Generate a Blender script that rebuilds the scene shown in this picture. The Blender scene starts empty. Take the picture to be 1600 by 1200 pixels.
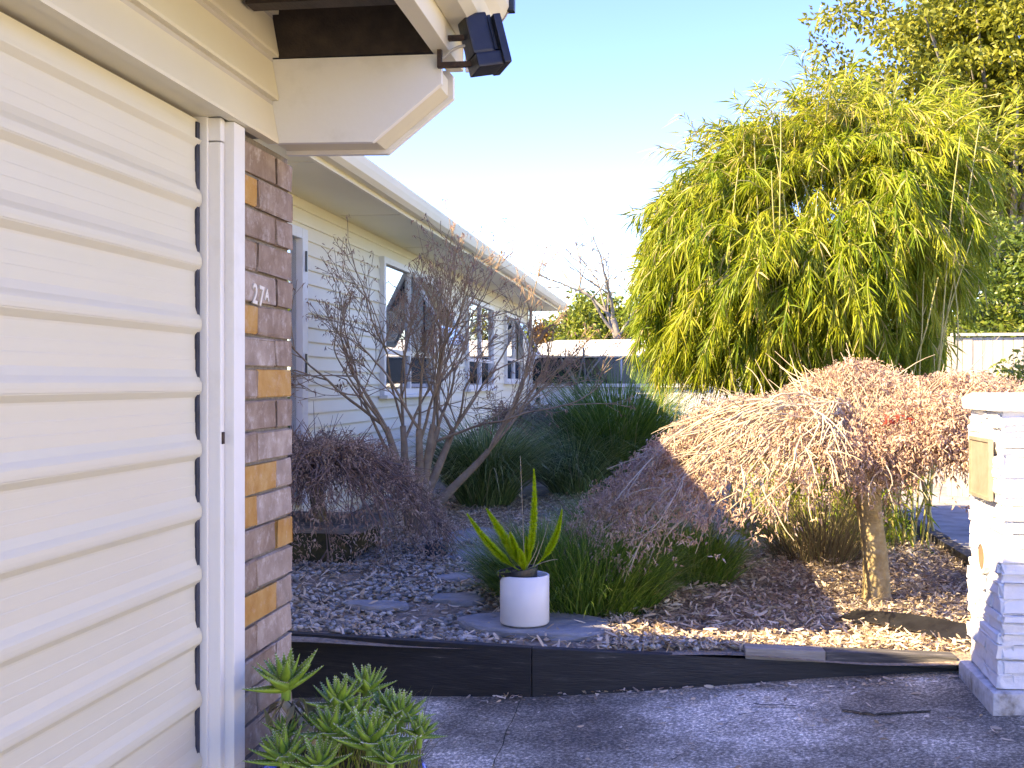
import bpy, math, random
import numpy as np
from mathutils import Vector, Matrix
rad = math.radians
S = bpy.context.scene
COL = S.collection
# ------------------------------------------------------------------ camera
TH = rad(8.06)                      # the walls run along +Y; the camera looks a little left of that
cam = bpy.data.cameras.new('camera'); camo = bpy.data.objects.new('camera', cam); COL.objects.link(camo)
camo.location = (0, 0, 0); camo.rotation_euler = (rad(90), 0, TH)
cam.sensor_width = 36; cam.lens = 36 * 1800 / 1600; cam.shift_y = -3 / 1600
cam.clip_start = 0.05; cam.clip_end = 2000
S.camera = camo
# ------------------------------------------------------------------ light
SUN_EL = rad(38); SUN_K = 0.62      # sun to the left and somewhat behind the camera
sx, sy = -1 / math.hypot(1, SUN_K), -SUN_K / math.hypot(1, SUN_K)
tosun = Vector((sx * math.cos(SUN_EL), sy * math.cos(SUN_EL), math.sin(SUN_EL)))
W = bpy.data.worlds.new('World'); S.world = W; W.use_nodes = True
nt = W.node_tree; bg = nt.nodes['Background']
sky = nt.nodes.new('ShaderNodeTexSky'); sky.sky_type = 'NISHITA'; sky.sun_disc = False
sky.sun_elevation = SUN_EL; sky.sun_rotation = math.atan2(tosun.x, tosun.y)
sky.air_density = 1.0; sky.dust_density = 0.0; sky.ozone_density = 10
hsv = nt.nodes.new('ShaderNodeHueSaturation'); hsv.inputs['Saturation'].default_value = 1.12; hsv.inputs['Hue'].default_value = .526; hsv.inputs['Value'].default_value = .8
nt.links.new(sky.outputs[0], hsv.inputs['Color']); nt.links.new(hsv.outputs[0], bg.inputs[0]); bg.inputs[1].default_value = 0.14
sun = bpy.data.lights.new('sun', 'SUN'); sun.energy = 2.5; sun.angle = rad(0.5); sun.color = (1, .92, .80)
suno = bpy.data.objects.new('sun', sun); COL.objects.link(suno)
suno.rotation_euler = (-tosun).to_track_quat('-Z', 'Y').to_euler()
S.view_settings.view_transform = 'Standard'; S.view_settings.look = 'None'
S.view_settings.exposure = 2.95; S.view_settings.gamma = 1
S.view_settings.use_white_balance = True; S.view_settings.white_balance_temperature = 10800; S.view_settings.white_balance_tint = 8   # balanced for open shade
# ------------------------------------------------------------------ materials
def new_mat(name):
    m = bpy.data.materials.new(name); m.use_nodes = True
    return m, m.node_tree.nodes, m.node_tree.links, m.node_tree.nodes['Principled BSDF']
def ramp(N, stops):
    r = N.new('ShaderNodeValToRGB'); e = r.color_ramp.elements
    while len(e) < len(stops): e.new(0.5)
    for k, (p, c) in enumerate(stops):
        e[k].position = p; e[k].color = (*c, 1)
    return r
def surf(name, stops, scale=6, rough=.7, bump=.0, bscale=None, detail=6, stretch=(1, 1, 1), metallic=0, spec=.5, coat=0, objrand=0, bdist=.01):
    """noise-coloured surface in object space"""
    m, N, L, P = new_mat(name)
    tc = N.new('ShaderNodeTexCoord'); mp = N.new('ShaderNodeMapping'); mp.inputs['Scale'].default_value = stretch
    L.new(tc.outputs['Object'], mp.inputs[0])
    if objrand:
        oi = N.new('ShaderNodeObjectInfo'); ml = N.new('ShaderNodeMath'); ml.operation = 'MULTIPLY'; ml.inputs[1].default_value = 40
        L.new(oi.outputs['Random'], ml.inputs[0]); L.new(ml.outputs[0], mp.inputs['Location'])
    n = N.new('ShaderNodeTexNoise'); n.inputs['Scale'].default_value = scale; n.inputs['Detail'].default_value = detail
    n.inputs['Roughness'].default_value = .65
    L.new(mp.outputs[0], n.inputs['Vector'])
    r = ramp(N, stops); L.new(n.outputs[0], r.inputs[0]); L.new(r.outputs[0], P.inputs['Base Color'])
    P.inputs['Roughness'].default_value = rough; P.inputs['Metallic'].default_value = metallic
    P.inputs['Specular IOR Level'].default_value = spec; P.inputs['Coat Weight'].default_value = coat
    if bump:
        n2 = N.new('ShaderNodeTexNoise'); n2.inputs['Scale'].default_value = bscale or scale * 4; n2.inputs['Detail'].default_value = 8
        L.new(mp.outputs[0], n2.inputs['Vector'])
        b = N.new('ShaderNodeBump'); b.inputs['Strength'].default_value = bump; b.inputs['Distance'].default_value = bdist
        L.new(n2.outputs[0], b.inputs['Height']); L.new(b.outputs[0], P.inputs['Normal'])
    return m
def leafmat(name, stops, trans=.35, rough=.5, spec=.3):
    """per-leaf colour from the 'rnd' attribute, with some light passing through"""
    m, N, L, P = new_mat(name)
    a = N.new('ShaderNodeAttribute'); a.attribute_name = 'rnd'
    r = ramp(N, stops); L.new(a.outputs['Fac'], r.inputs[0]); L.new(r.outputs[0], P.inputs['Base Color'])
    P.inputs['Roughness'].default_value = rough; P.inputs['Specular IOR Level'].default_value = spec
    if trans:
        t = N.new('ShaderNodeBsdfTranslucent'); L.new(r.outputs[0], t.inputs[0])
        mx = N.new('ShaderNodeMixShader'); mx.inputs[0].default_value = trans
        L.new(P.outputs[0], mx.inputs[1]); L.new(t.outputs[0], mx.inputs[2])
        L.new(mx.outputs[0], N['Material Output'].inputs[0])
    return m
def glass(name, tint=(.9, .95, 1), base=.12):
    m, N, L, P = new_mat(name)
    tr = N.new('ShaderNodeBsdfTransparent'); tr.inputs[0].default_value = (*tint, 1)
    gl = N.new('ShaderNodeBsdfGlossy'); gl.inputs['Roughness'].default_value = .015
    fr = N.new('ShaderNodeFresnel'); fr.inputs[0].default_value = 1.55
    ad = N.new('ShaderNodeMath'); ad.operation = 'ADD'; ad.use_clamp = True; ad.inputs[1].default_value = base
    L.new(fr.outputs[0], ad.inputs[0])
    mx = N.new('ShaderNodeMixShader'); L.new(ad.outputs[0], mx.inputs[0]); L.new(tr.outputs[0], mx.inputs[1]); L.new(gl.outputs[0], mx.inputs[2])
    L.new(mx.outputs[0], N['Material Output'].inputs[0])
    return m
M = {}
M['cream'] = surf('cream_paint', [(.3, (.70, .645, .47)), (.7, (.74, .685, .515))], 3, .45, .03, 60, spec=.35)
M['door'] = surf('cream_steel', [(.26, (.58, .53, .38)), (.40, (.66, .615, .465)), (.7, (.69, .645, .505))], 2.2, .38, .04, 40, stretch=(1, .15, 4), spec=.4)
M['white'] = surf('white_paint', [(.25, (.70, .68, .62)), (.45, (.80, .785, .74)), (.8, (.82, .81, .78))], 5, .45, .06, 50, spec=.35)
M['housewhite'] = surf('house_paint', [(.3, (.88, .81, .61)), (.7, (.90, .84, .66))], 2, .5, .03, 40, spec=.3)
M['soffit'] = surf('soffit_paint', [(.3, (.84, .79, .58)), (.7, (.87, .82, .63))], 2, .6, .02, 40)
M['rubber'] = surf('dark_seal', [(.3, (.012, .014, .025)), (.7, (.05, .055, .085))], 14, .6, .1)
M['rooflining'] = surf('dark_stained_timber', [(.3, (.018, .012, .009)), (.7, (.055, .038, .028))], 3, .7, .2, 30, stretch=(6, 1, 6))
M['roofing'] = surf('roof_steel', [(.3, (.10, .095, .09)), (.7, (.16, .15, .14))], 3, .5)
M['plaster'] = surf('garage_render', [(.3, (.45, .42, .36)), (.7, (.55, .52, .45))], 3, .8)
M['mortar'] = surf('mortar', [(.3, (.16, .135, .11)), (.7, (.27, .235, .19))], 40, .95, .6, 160)
def brickmat(name, c0, c1, c2, bloom):
    m, N, L, P = new_mat(name)
    tc = N.new('ShaderNodeTexCoord'); oi = N.new('ShaderNodeObjectInfo')
    ad = N.new('ShaderNodeVectorMath'); ad.operation = 'ADD'; sc = N.new('ShaderNodeMath'); sc.operation = 'MULTIPLY'; sc.inputs[1].default_value = 30
    L.new(oi.outputs['Random'], sc.inputs[0]); L.new(tc.outputs['Object'], ad.inputs[0]); L.new(sc.outputs[0], ad.inputs[1])
    def noise(s, d, ro=.6):
        n = N.new('ShaderNodeTexNoise'); n.inputs['Scale'].default_value = s; n.inputs['Detail'].default_value = d; n.inputs['Roughness'].default_value = ro
        L.new(ad.outputs[0], n.inputs['Vector']); return n
    n1 = noise(14, 6); r1 = ramp(N, [(.3, c0), (.52, c1), (.72, c2)]); L.new(n1.outputs[0], r1.inputs[0])
    n2 = noise(20, 9, .75); r2 = ramp(N, [(.52, (0, 0, 0)), (.72, (bloom, bloom, bloom))]); L.new(n2.outputs[0], r2.inputs[0])
    mx = N.new('ShaderNodeMix'); mx.data_type = 'RGBA'; L.new(r2.outputs[0], mx.inputs[0]); L.new(r1.outputs[0], mx.inputs[6]); mx.inputs[7].default_value = (.62, .55, .50, 1)
    L.new(mx.outputs[2], P.inputs['Base Color']); P.inputs['Roughness'].default_value = .88; P.inputs['Specular IOR Level'].default_value = .2
    n3 = noise(90, 8, .7); b = N.new('ShaderNodeBump'); b.inputs['Strength'].default_value = .55; b.inputs['Distance'].default_value = .004
    L.new(n3.outputs[0], b.inputs['Height']); L.new(b.outputs[0], P.inputs['Normal'])
    return m
M['brick_m'] = brickmat('brick_mauve', (.22, .15, .108), (.30, .215, .162), (.38, .295, .235), .7)
M['brick_p'] = brickmat('brick_mauve_pale', (.28, .21, .165), (.37, .285, .23), (.47, .39, .33), .9)
M['brick_y'] = brickmat('brick_ochre', (.42, .20, .055), (.50, .27, .085), (.55, .34, .14), .35)
M['numeral'] = surf('numeral_paint', [(.3, (.66, .62, .55)), (.7, (.80, .76, .68))], 60, .6)
M['blacktimber'] = surf('black_stained_timber', [(.25, (.010, .010, .011)), (.6, (.026, .025, .025)), (.68, (.06, .057, .053)), (.74, (.26, .25, .22))], 9, .6, .35, 30, stretch=(.5, 3, 6), detail=9)
M['greytimber'] = surf('weathered_timber', [(.25, (.17, .145, .115)), (.5, (.30, .265, .22)), (.75, (.42, .39, .33))], 7, .85, .5, 24, stretch=(.7, 5, 7), detail=9)
M['darkgreytimber'] = surf('weathered_black_timber', [(.3, (.03, .03, .03)), (.55, (.09, .085, .08)), (.75, (.30, .28, .24))], 7, .8, .5, 24, stretch=(.7, 5, 7), detail=9)
M['mossytimber'] = surf('mossy_timber', [(.3, (.03, .026, .015)), (.55, (.10, .085, .03)), (.75, (.17, .15, .06))], 9, .9, .5, 24)
M['plastic_black'] = surf('black_plastic', [(.3, (.008, .008, .009)), (.7, (.025, .025, .027))], 12, .42, .15, 40)
M['slate'] = surf('slate', [(.25, (.15, .16, .16)), (.5, (.28, .285, .28)), (.75, (.44, .43, .41))], 5, .75, .8, 14, stretch=(1, 1, 6), detail=9, objrand=1, bdist=.02)
M['boulder'] = surf('dark_boulder', [(.3, (.035, .04, .042)), (.7, (.09, .095, .09))], 6, .6, .4, 20)
M['whiterock'] = surf('pale_rock', [(.3, (.45, .40, .33)), (.7, (.68, .64, .57))], 8, .8, .5, 20)
M['potwhite'] = surf('white_glaze', [(.3, (.80, .79, .78)), (.7, (.83, .82, .81))], 4, .35, .0)
M['bluepot'] = surf('blue_glaze', [(.3, (.005, .03, .45)), (.7, (.01, .06, .62))], 5, .12, .0, coat=.5)
M['soil'] = surf('potting_soil', [(.3, (.03, .02, .013)), (.7, (.10, .07, .045))], 60, .95, .9, 120)
M['metalblack'] = surf('black_powdercoat', [(.3, (.008, .009, .012)), (.7, (.022, .023, .03))], 18, .35, .1, 80)
M['rust'] = surf('rusty_bracket', [(.3, (.025, .014, .010)), (.7, (.08, .045, .03))], 40, .8, .4, 90)
M['cable'] = surf('grey_cable', [(.3, (.45, .42, .36)), (.7, (.55, .52, .46))], 30, .5)
M['lens'] = glass('lamp_glass', (.5, .5, .55), .15)
M['glass'] = glass('window_glass', (.80, .86, .88), .38)
M['vanglass'] = surf('tinted_glass', [(.3, (.006, .008, .014)), (.7, (.010, .013, .022))], 2, .05, 0, spec=.28)
M['vanpaint'] = surf('van_paint', [(.3, (.80, .80, .80)), (.7, (.83, .83, .83))], 2, .25, 0, coat=.6)
M['tyre'] = surf('tyre', [(.3, (.012, .012, .012)), (.7, (.03, .03, .03))], 30, .8)
M['interior'] = surf('dim_interior', [(.3, (.16, .18, .21)), (.7, (.24, .26, .29))], 1.2, .9)
M['blind'] = surf('blind_fabric', [(.3, (.66, .65, .60)), (.7, (.78, .77, .72))], 2, .8, stretch=(1, 30, 1))
M['stonewhite'] = surf('painted_stone', [(.25, (.62, .62, .61)), (.5, (.77, .77, .76)), (.8, (.81, .81, .80))], 9, .6, .7, 22, objrand=1, bdist=.012)
M['stonedirty'] = surf('painted_stone_base', [(.3, (.22, .20, .17)), (.5, (.55, .53, .49)), (.75, (.74, .73, .71))], 14, .75, .7, 30, bdist=.012)
M['brass'] = surf('aged_brass', [(.3, (.30, .25, .18)), (.7, (.44, .38, .28))], 12, .45, .1, 60, metallic=.35)
M['hole'] = surf('dark_tube', [(.3, (.16, .10, .06)), (.7, (.26, .17, .10))], 10, .7)
M['bark'] = surf('maple_bark', [(.25, (.22, .17, .11)), (.5, (.37, .30, .21)), (.75, (.52, .45, .34))], 12, .85, .7, 40, stretch=(1, 1, .4), bdist=.008)
M['trunkbark'] = surf('lichened_trunk', [(.25, (.19, .14, .07)), (.5, (.33, .26, .14)), (.75, (.46, .41, .29))], 10, .85, .8, 34, stretch=(1, 1, 1.6), bdist=.01)
M['twig'] = surf('pale_twig', [(.3, (.40, .31, .20)), (.7, (.60, .50, .36))], 8, .8)
M['redtwig'] = surf('red_brown_twig', [(.3, (.17, .10, .075)), (.7, (.34, .23, .17))], 8, .8)
M['baretwig'] = surf('bare_maple_bark', [(.3, (.24, .165, .095)), (.7, (.46, .335, .21))], 10, .8, .3, 60)
M['culm'] = surf('bamboo_culm', [(.3, (.30, .28, .09)), (.7, (.46, .42, .18))], 5, .5)
M['treebark'] = surf('grey_bark', [(.3, (.17, .145, .12)), (.7, (.34, .30, .25))], 5, .9, .6, 20)
M['paling'] = surf('weathered_paling', [(.25, (.36, .33, .29)), (.5, (.50, .47, .42)), (.8, (.62, .59, .54))], 4, .85, .4, 20, stretch=(7, 4, .5), objrand=1)
M['kerb'] = surf('dark_kerb', [(.3, (.035, .033, .03)), (.7, (.09, .085, .08))], 8, .9, .5)
L_brown = [(0, (.27, .165, .12)), (.35, (.48, .325, .235)), (.7, (.63, .46, .34)), (.93, (.73, .58, .45)), (1, (.36, .06, .04))]
M['deadleaf'] = leafmat('dead_maple_leaf', L_brown, .25, .7, .15)
M['deadleaf2'] = leafmat('dead_maple_leaf_dark', [(0, (.18, .095, .07)), (.5, (.36, .21, .15)), (1, (.54, .36, .25))], .25, .7, .15)
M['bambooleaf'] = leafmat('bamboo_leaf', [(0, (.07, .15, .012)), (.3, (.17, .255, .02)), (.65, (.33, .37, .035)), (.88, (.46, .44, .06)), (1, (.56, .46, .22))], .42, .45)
M['treeleaf'] = leafmat('tree_leaf', [(0, (.08, .10, .015)), (.5, (.21, .225, .03)), (.85, (.33, .32, .045)), (1, (.42, .32, .07))], .35, .45)
M['citrusleaf'] = leafmat('glossy_leaf', [(0, (.10, .15, .02)), (.5, (.22, .27, .04)), (1, (.42, .40, .09))], .3, .35, .5)
M['hedgeleaf'] = leafmat('camellia_leaf', [(0, (.05, .10, .015)), (.5, (.14, .20, .03)), (1, (.32, .33, .07))], .25, .28, .6)
M['rustleaf'] = leafmat('russet_leaf', [(0, (.13, .09, .02)), (.5, (.27, .15, .03)), (1, (.36, .20, .05))], .3, .6)
M['grassdark'] = leafmat('tussock_blade', [(0, (.08, .15, .04)), (.5, (.19, .29, .09)), (.9, (.38, .47, .2)), (1, (.56, .5, .3))], .25, .42, .4)
M['grassgreen'] = leafmat('lush_blade', [(0, (.06, .13, .015)), (.5, (.13, .25, .03)), (.92, (.26, .38, .07)), (1, (.48, .43, .2))], .3, .42, .4)
M['drygrass'] = leafmat('dry_blade', [(0, (.12, .09, .055)), (.6, (.25, .20, .12)), (1, (.20, .20, .08))], .25, .7)
M['fern'] = leafmat('foxtail_needle', [(0, (.38, .55, .015)), (.6, (.58, .74, .03)), (1, (.72, .80, .10))], .4, .5)
M['aloe'] = surf('aloe_skin', [(.3, (.14, .25, .03)), (.55, (.24, .39, .05)), (.75, (.36, .50, .09))], 22, .38, .1, 60, objrand=1)
M['tooth'] = surf('aloe_tooth', [(.3, (.62, .64, .45)), (.7, (.74, .74, .58))], 30, .6)
M['weed'] = leafmat('weed_blade', [(0, (.12, .20, .02)), (.6, (.24, .31, .04)), (1, (.42, .36, .18))], .3, .5)
M['pebble'] = leafmat('blue_grey_pebble', [(0, (.12, .115, .10)), (.5, (.31, .295, .26)), (.85, (.52, .49, .43)), (1, (.70, .66, .57))], 0, .55, .4)
M['chip'] = leafmat('bark_chip', [(0, (.22, .15, .10)), (.22, (.44, .33, .22)), (.6, (.63, .51, .37)), (1, (.78, .69, .55))], .1, .85, .15)
# ground materials
def asphalt_mat():
    m, N, L, P = new_mat('asphalt')
    tc = N.new('ShaderNodeTexCoord')
    def noise(s, d, ro=.6):
        n = N.new('ShaderNodeTexNoise'); n.inputs['Scale'].default_value = s; n.inputs['Detail'].default_value = d; n.inputs['Roughness'].default_value = ro
        L.new(tc.outputs['Object'], n.inputs['Vector']); return n
    big = noise(1.3, 5, .6); fine = noise(75, 3, .8); mid = noise(9, 6, .7)
    rb = ramp(N, [(.36, (.15, .128, .095)), (.46, (.27, .235, .175)), (.53, (.40, .352, .27)), (.60, (.64, .575, .46))]); L.new(big.outputs[0], rb.inputs[0])
    rf = ramp(N, [(.38, (.45, .45, .45)), (.52, (1, 1, 1)), (.64, (2.1, 2.1, 2.1)), (.74, (3.4, 3.3, 3.2))]); L.new(fine.outputs[0], rf.inputs[0])
    mu = N.new('ShaderNodeMix'); mu.data_type = 'RGBA'; mu.blend_type = 'MULTIPLY'; mu.inputs[0].default_value = 1
    L.new(rb.outputs[0], mu.inputs[6]); L.new(rf.outputs[0], mu.inputs[7])
    rm = ramp(N, [(.48, (0, 0, 0)), (.75, (.55, .55, .55))]); L.new(mid.outputs[0], rm.inputs[0])
    m2 = N.new('ShaderNodeMix'); m2.data_type = 'RGBA'; L.new(rm.outputs[0], m2.inputs[0]); L.new(mu.outputs[2], m2.inputs[6]); m2.inputs[7].default_value = (.13, .105, .085, 1)
    L.new(m2.outputs[2], P.inputs['Base Color']); P.inputs['Roughness'].default_value = .85; P.inputs['Specular IOR Level'].default_value = .25
    b = N.new('ShaderNodeBump'); b.inputs['Strength'].default_value = .7; b.inputs['Distance'].default_value = .006
    L.new(fine.outputs[0], b.inputs['Height']); L.new(b.outputs[0], P.inputs['Normal'])
    return m
M['asphalt'] = asphalt_mat()
M['drive2'] = surf('old_driveway', [(.3, (.17, .165, .15)), (.5, (.29, .28, .255)), (.7, (.38, .365, .335))], 4, .9, .5, 60)
M['bed'] = surf('mulch_soil', [(.3, (.16, .12, .085)), (.5, (.30, .235, .17)), (.7, (.45, .36, .27))], 28, .95, 1, 60, bdist=.02)
M['earth'] = surf('lawn_earth', [(.3, (.05, .07, .02)), (.7, (.10, .12, .04))], 3, .95, .5, 30)
M['concrete'] = surf('pale_concrete', [(.3, (.36, .345, .31)), (.7, (.47, .45, .41))], 3, .85, .3, 60)
M['crack'] = surf('mossy_crack', [(.3, (.02, .02, .012)), (.7, (.06, .055, .03))], 40, .95)
# ------------------------------------------------------------------ helpers
def tag(o, label=None, cat=None, group=None, kind=None):
    if label: o['label'] = label
    if cat: o['category'] = cat
    if group: o['group'] = group
    if kind: o['kind'] = kind
    return o
def thing(name, loc, label, cat, group=None):
    o = bpy.data.objects.new(name, None); COL.objects.link(o); o.location = loc; o.empty_display_size = .1
    return tag(o, label, cat, group)
def wloc(o):
    v = Vector(o.location)
    while o.parent: o = o.parent; v = v  # children keep world coordinates through the parent inverse
    return v
def attach(o, parent):
    o.parent = parent
    if parent is not None:
        w = WM.get(parent.name, Matrix.Translation(parent.location))
        o.matrix_parent_inverse = w.inverted()
WM = {}
def link(name, me, mat, parent=None, loc=None, matrix=None, smooth=False):
    o = bpy.data.objects.new(name, me); COL.objects.link(o)
    if mat is not None and len(me.materials) == 0: me.materials.append(M[mat])
    if smooth: me.polygons.foreach_set('use_smooth', np.ones(len(me.polygons), bool))
    if matrix is not None: o.matrix_basis = matrix
    elif loc is not None: o.location = loc
    WM[o.name] = o.matrix_basis.copy()
    if parent is not None: attach(o, parent)
    return o
def mesh_np(name, V, F, rnd=None):
    """V (n,3); F list of arrays of faces (k,3) / (k,4)"""
    me = bpy.data.meshes.new(name)
    V = np.asarray(V, np.float32)
    if not isinstance(F, list): F = [F]
    F = [np.asarray(f, np.int32) for f in F if len(f)]
    nl = sum(f.size for f in F); nf = sum(len(f) for f in F)
    me.vertices.add(len(V)); me.vertices.foreach_set('co', V.ravel())
    me.loops.add(nl); me.loops.foreach_set('vertex_index', np.concatenate([f.ravel() for f in F]))
    tot = np.concatenate([np.full(len(f), f.shape[1], np.int32) for f in F])
    me.polygons.add(nf); me.polygons.foreach_set('loop_start', np.concatenate([[0], np.cumsum(tot)[:-1]]).astype(np.int32))
    me.polygons.foreach_set('loop_total', tot)
    if rnd is not None:
        a = me.attributes.new('rnd', 'FLOAT', 'POINT'); a.data.foreach_set('value', np.asarray(rnd, np.float32))
    me.update(calc_edges=True); me.validate()
    return me
class MB:
    def __init__(s): s.v = []; s.f = []; s.r = []; s.n = 0
    def add(s, V, F, rnd=None):
        V = np.asarray(V, float); F = [list(map(int, f)) for f in F]
        s.v.append(V); s.f += [[i + s.n for i in f] for f in F]; s.n += len(V)
        return s
    def box(s, x0, x1, y0, y1, z0, z1, mat=None):
        V = np.array([(x, y, z) for z in (z0, z1) for y in (y0, y1) for x in (x0, x1)], float)
        if mat is not None: V = np.array([mat @ Vector(p) for p in V])
        return s.add(V, [(0, 2, 3, 1), (4, 5, 7, 6), (0, 1, 5, 4), (2, 6, 7, 3), (0, 4, 6, 2), (1, 3, 7, 5)])
    def prism(s, poly, axis, a, b):
        """poly of 2-D points extruded along axis ('x': (y,z), 'y': (x,z), 'z': (x,y))"""
        n = len(poly); V = []
        for t in (a, b):
            for p, q in poly:
                V.append({'x': (t, p, q), 'y': (p, t, q), 'z': (p, q, t)}[axis])
        F = [tuple(range(n)), tuple(range(2 * n - 1, n - 1, -1))] + [(i, n + i, n + (i + 1) % n, (i + 1) % n) for i in range(n)]
        return s.add(V, F)
    def lathe(s, prof, c=(0, 0, 0), n=40, mat=None):
        V = []; F = []; k = len(prof)
        for i in range(n):
            a = 2 * math.pi * i / n
            for r, z in prof:
                p = Vector((r * math.cos(a), r * math.sin(a), z))
                if mat is not None: p = mat @ p
                V.append((p.x + c[0], p.y + c[1], p.z + c[2]))
        for i in range(n):
            j = (i + 1) % n
            for q in range(k - 1): F.append((i * k + q, j * k + q, j * k + q + 1, i * k + q + 1))
        return s.add(V, F)
    def mesh(s, name, bevel=0):
        me = bpy.data.meshes.new(name); me.from_pydata(np.concatenate(s.v).tolist(), [], s.f); me.update()
        import bmesh
        bm = bmesh.new(); bm.from_mesh(me); bmesh.ops.recalc_face_normals(bm, faces=bm.faces)
        if bevel: bmesh.ops.bevel(bm, geom=list(bm.edges), offset=bevel, segments=2, profile=.7, affect='EDGES', clamp_overlap=True)
        bm.to_mesh(me); bm.free()
        return me
    def build(s, name, mat, parent=None, bevel=0, smooth=False): return link(name, s.mesh(name, bevel), mat, parent, smooth=smooth)
def box(name, mat, parent, x0, x1, y0, y1, z0, z1, bevel=0): return MB().box(x0, x1, y0, y1, z0, z1).build(name, mat, parent, bevel)
def nrm(a): return a / np.maximum(np.linalg.norm(a, axis=-1, keepdims=True), 1e-9)
def tubes(name, paths, mat, parent, sides=5, rnd=None):
    """paths: list of (pts (k,3), radii (k,)) -> one mesh"""
    Vs = []; Fs = []; off = 0
    ang = np.arange(sides) * 2 * math.pi / sides; ca, sa = np.cos(ang), np.sin(ang)
    for P, R in paths:
        P = np.asarray(P, float); R = np.asarray(R, float); k = len(P)
        T = nrm(np.gradient(P, axis=0)); ref = np.array([.31, .17, .93]) if abs(T[0, 2]) < .9 else np.array([.95, .2, .1])
        A = nrm(np.cross(T, ref)); B = np.cross(T, A)
        V = P[:, None] + R[:, None, None] * (A[:, None] * ca[None, :, None] + B[:, None] * sa[None, :, None])
        Vs.append(V.reshape(-1, 3))
        i = np.arange(k - 1)[:, None] * sides; j = np.arange(sides)[None]; jn = (j + 1) % sides
        Fs.append((np.stack([i + j, i + jn, i + sides + jn, i + sides + j], -1).reshape(-1, 4)) + off); off += k * sides
    return link(name, mesh_np(name, np.concatenate(Vs), np.concatenate(Fs)), mat, parent, smooth=True)
def leaf_arrays(rs, P, D, L, Wd, fold=.25, droop=.2, rnd=None):
    """lance leaves: 6 points, 4 triangles each"""
    n = len(P); D = nrm(D); rv = rs.normal(size=(n, 3)); Sd = nrm(np.cross(D, rv)); N = np.cross(Sd, D)
    L = np.broadcast_to(L, n)[:, None]; Wd = np.broadcast_to(Wd, n)[:, None]
    dn = np.array([0, 0, -1.]) * droop * L
    b = P; m = P + D * L * .42 + N * Wd * fold + dn * .15; t = P + D * L + dn
    l = P + D * L * .40 + Sd * Wd * .5 + dn * .15; r = P + D * L * .40 - Sd * Wd * .5 + dn * .15
    V = np.stack([b, l, m, r, t], 1).reshape(-1, 3)
    o = np.arange(n)[:, None] * 5
    F = np.concatenate([o + np.array([[0, 2, 1]]), o + np.array([[0, 3, 2]]), o + np.array([[1, 2, 4]]), o + np.array([[2, 3, 4]])])
    rnd = rs.rand(n) if rnd is None else rnd
    return V, F, np.repeat(rnd, 5)
def leaves(name, mat, parent, rs, P, D, L, Wd, **k):
    V, F, r = leaf_arrays(rs, np.asarray(P, float), np.asarray(D, float), L, Wd, **k)
    return link(name, mesh_np(name, V, F, r), mat, parent)
def blades(name, mat, parent, rs, P, az, L, th0, th1, w, seg=5, rnd=None):
    n = len(P); t = np.linspace(0, 1, seg + 1); th = th0[:, None] + th1[:, None] * t[None] ** 1.3
    step = (L / seg)[:, None]
    hx = np.concatenate([np.zeros((n, 1)), np.cumsum(np.sin(th[:, :-1]) * step, 1)], 1)
    hz = np.concatenate([np.zeros((n, 1)), np.cumsum(np.cos(th[:, :-1]) * step, 1)], 1)
    C = np.stack([P[:, None, 0] + hx * np.cos(az)[:, None], P[:, None, 1] + hx * np.sin(az)[:, None], P[:, None, 2] + hz], -1)
    tw = az + math.pi / 2 + rs.normal(size=n) * .5
    side = np.stack([np.cos(tw), np.sin(tw), np.zeros(n)], -1)[:, None] * (np.asarray(w)[:, None] * (1 - t[None] ** 2 * .92))[..., None] * .5
    V = np.stack([C - side, C + side], 2).reshape(n, -1, 3)
    k = 2 * (seg + 1); o = np.arange(n)[:, None, None] * k; i = np.arange(seg)[None, :, None] * 2
    F = (o + i + np.array([[[0, 1, 3, 2]]])).reshape(-1, 4)
    rnd = rs.rand(n) if rnd is None else rnd
    return link(name, mesh_np(name, V.reshape(-1, 3), F, np.repeat(rnd, k)), mat, parent, smooth=True)
def at_px(px, py, d):
    """direction of a pixel of the photograph and a known distance along the view axis"""
    u = (px - 800) / 1800 * d
    return np.array([u * math.cos(TH) - d * math.sin(TH), u * math.sin(TH) + d * math.cos(TH), (597 - py) / 1800 * d])
# ------------------------------------------------------------------ ground
def asph_z(x, y): return -1.40 + .082 * (x + .634) + .04 * (y - 5.09)
def grid(name, mat, xs, ys, fz, kind='structure', parent=None):
    X, Y = np.meshgrid(xs, ys); Z = fz(X, Y)
    V = np.stack([X, Y, Z], -1).reshape(-1, 3); nx = len(xs)
    i = np.arange(len(ys) - 1)[:, None] * nx + np.arange(nx - 1)[None]
    F = np.stack([i, i + 1, i + nx + 1, i + nx], -1).reshape(-1, 4)
    o = link(name, mesh_np(name, V, F), mat, parent, smooth=True)
    if kind: o['kind'] = kind
    return o
def smooth(a, b, x): t = np.clip((x - a) / (b - a), 0, 1); return t * t * (3 - 2 * t)
grid('ground', 'earth', np.array([-600, -100, -30, -10, -5, 0, 3, 8, 30, 100, 600.]), np.array([-600, -100, -20, -8, -3, 0, 4.5, 5.6, 8, 20, 60, 200, 900.]),
     lambda X, Y: -2.3 + 1.03 * smooth(4.4, 5.7, Y))
grid('driveway', 'asphalt', np.linspace(-1.9, 4.6, 40), np.linspace(-5, 5.35, 50), lambda X, Y: asph_z(X, Y) + .006 * np.sin(X * 3.1 + Y * 2.3))
grid('neighbouring_driveway', 'drive2', np.linspace(1.99, 5.4, 8), np.linspace(5.35, 32, 30), lambda X, Y: -1.185 + 0 * X - .01 * smooth(5.3, 8, Y))
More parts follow.
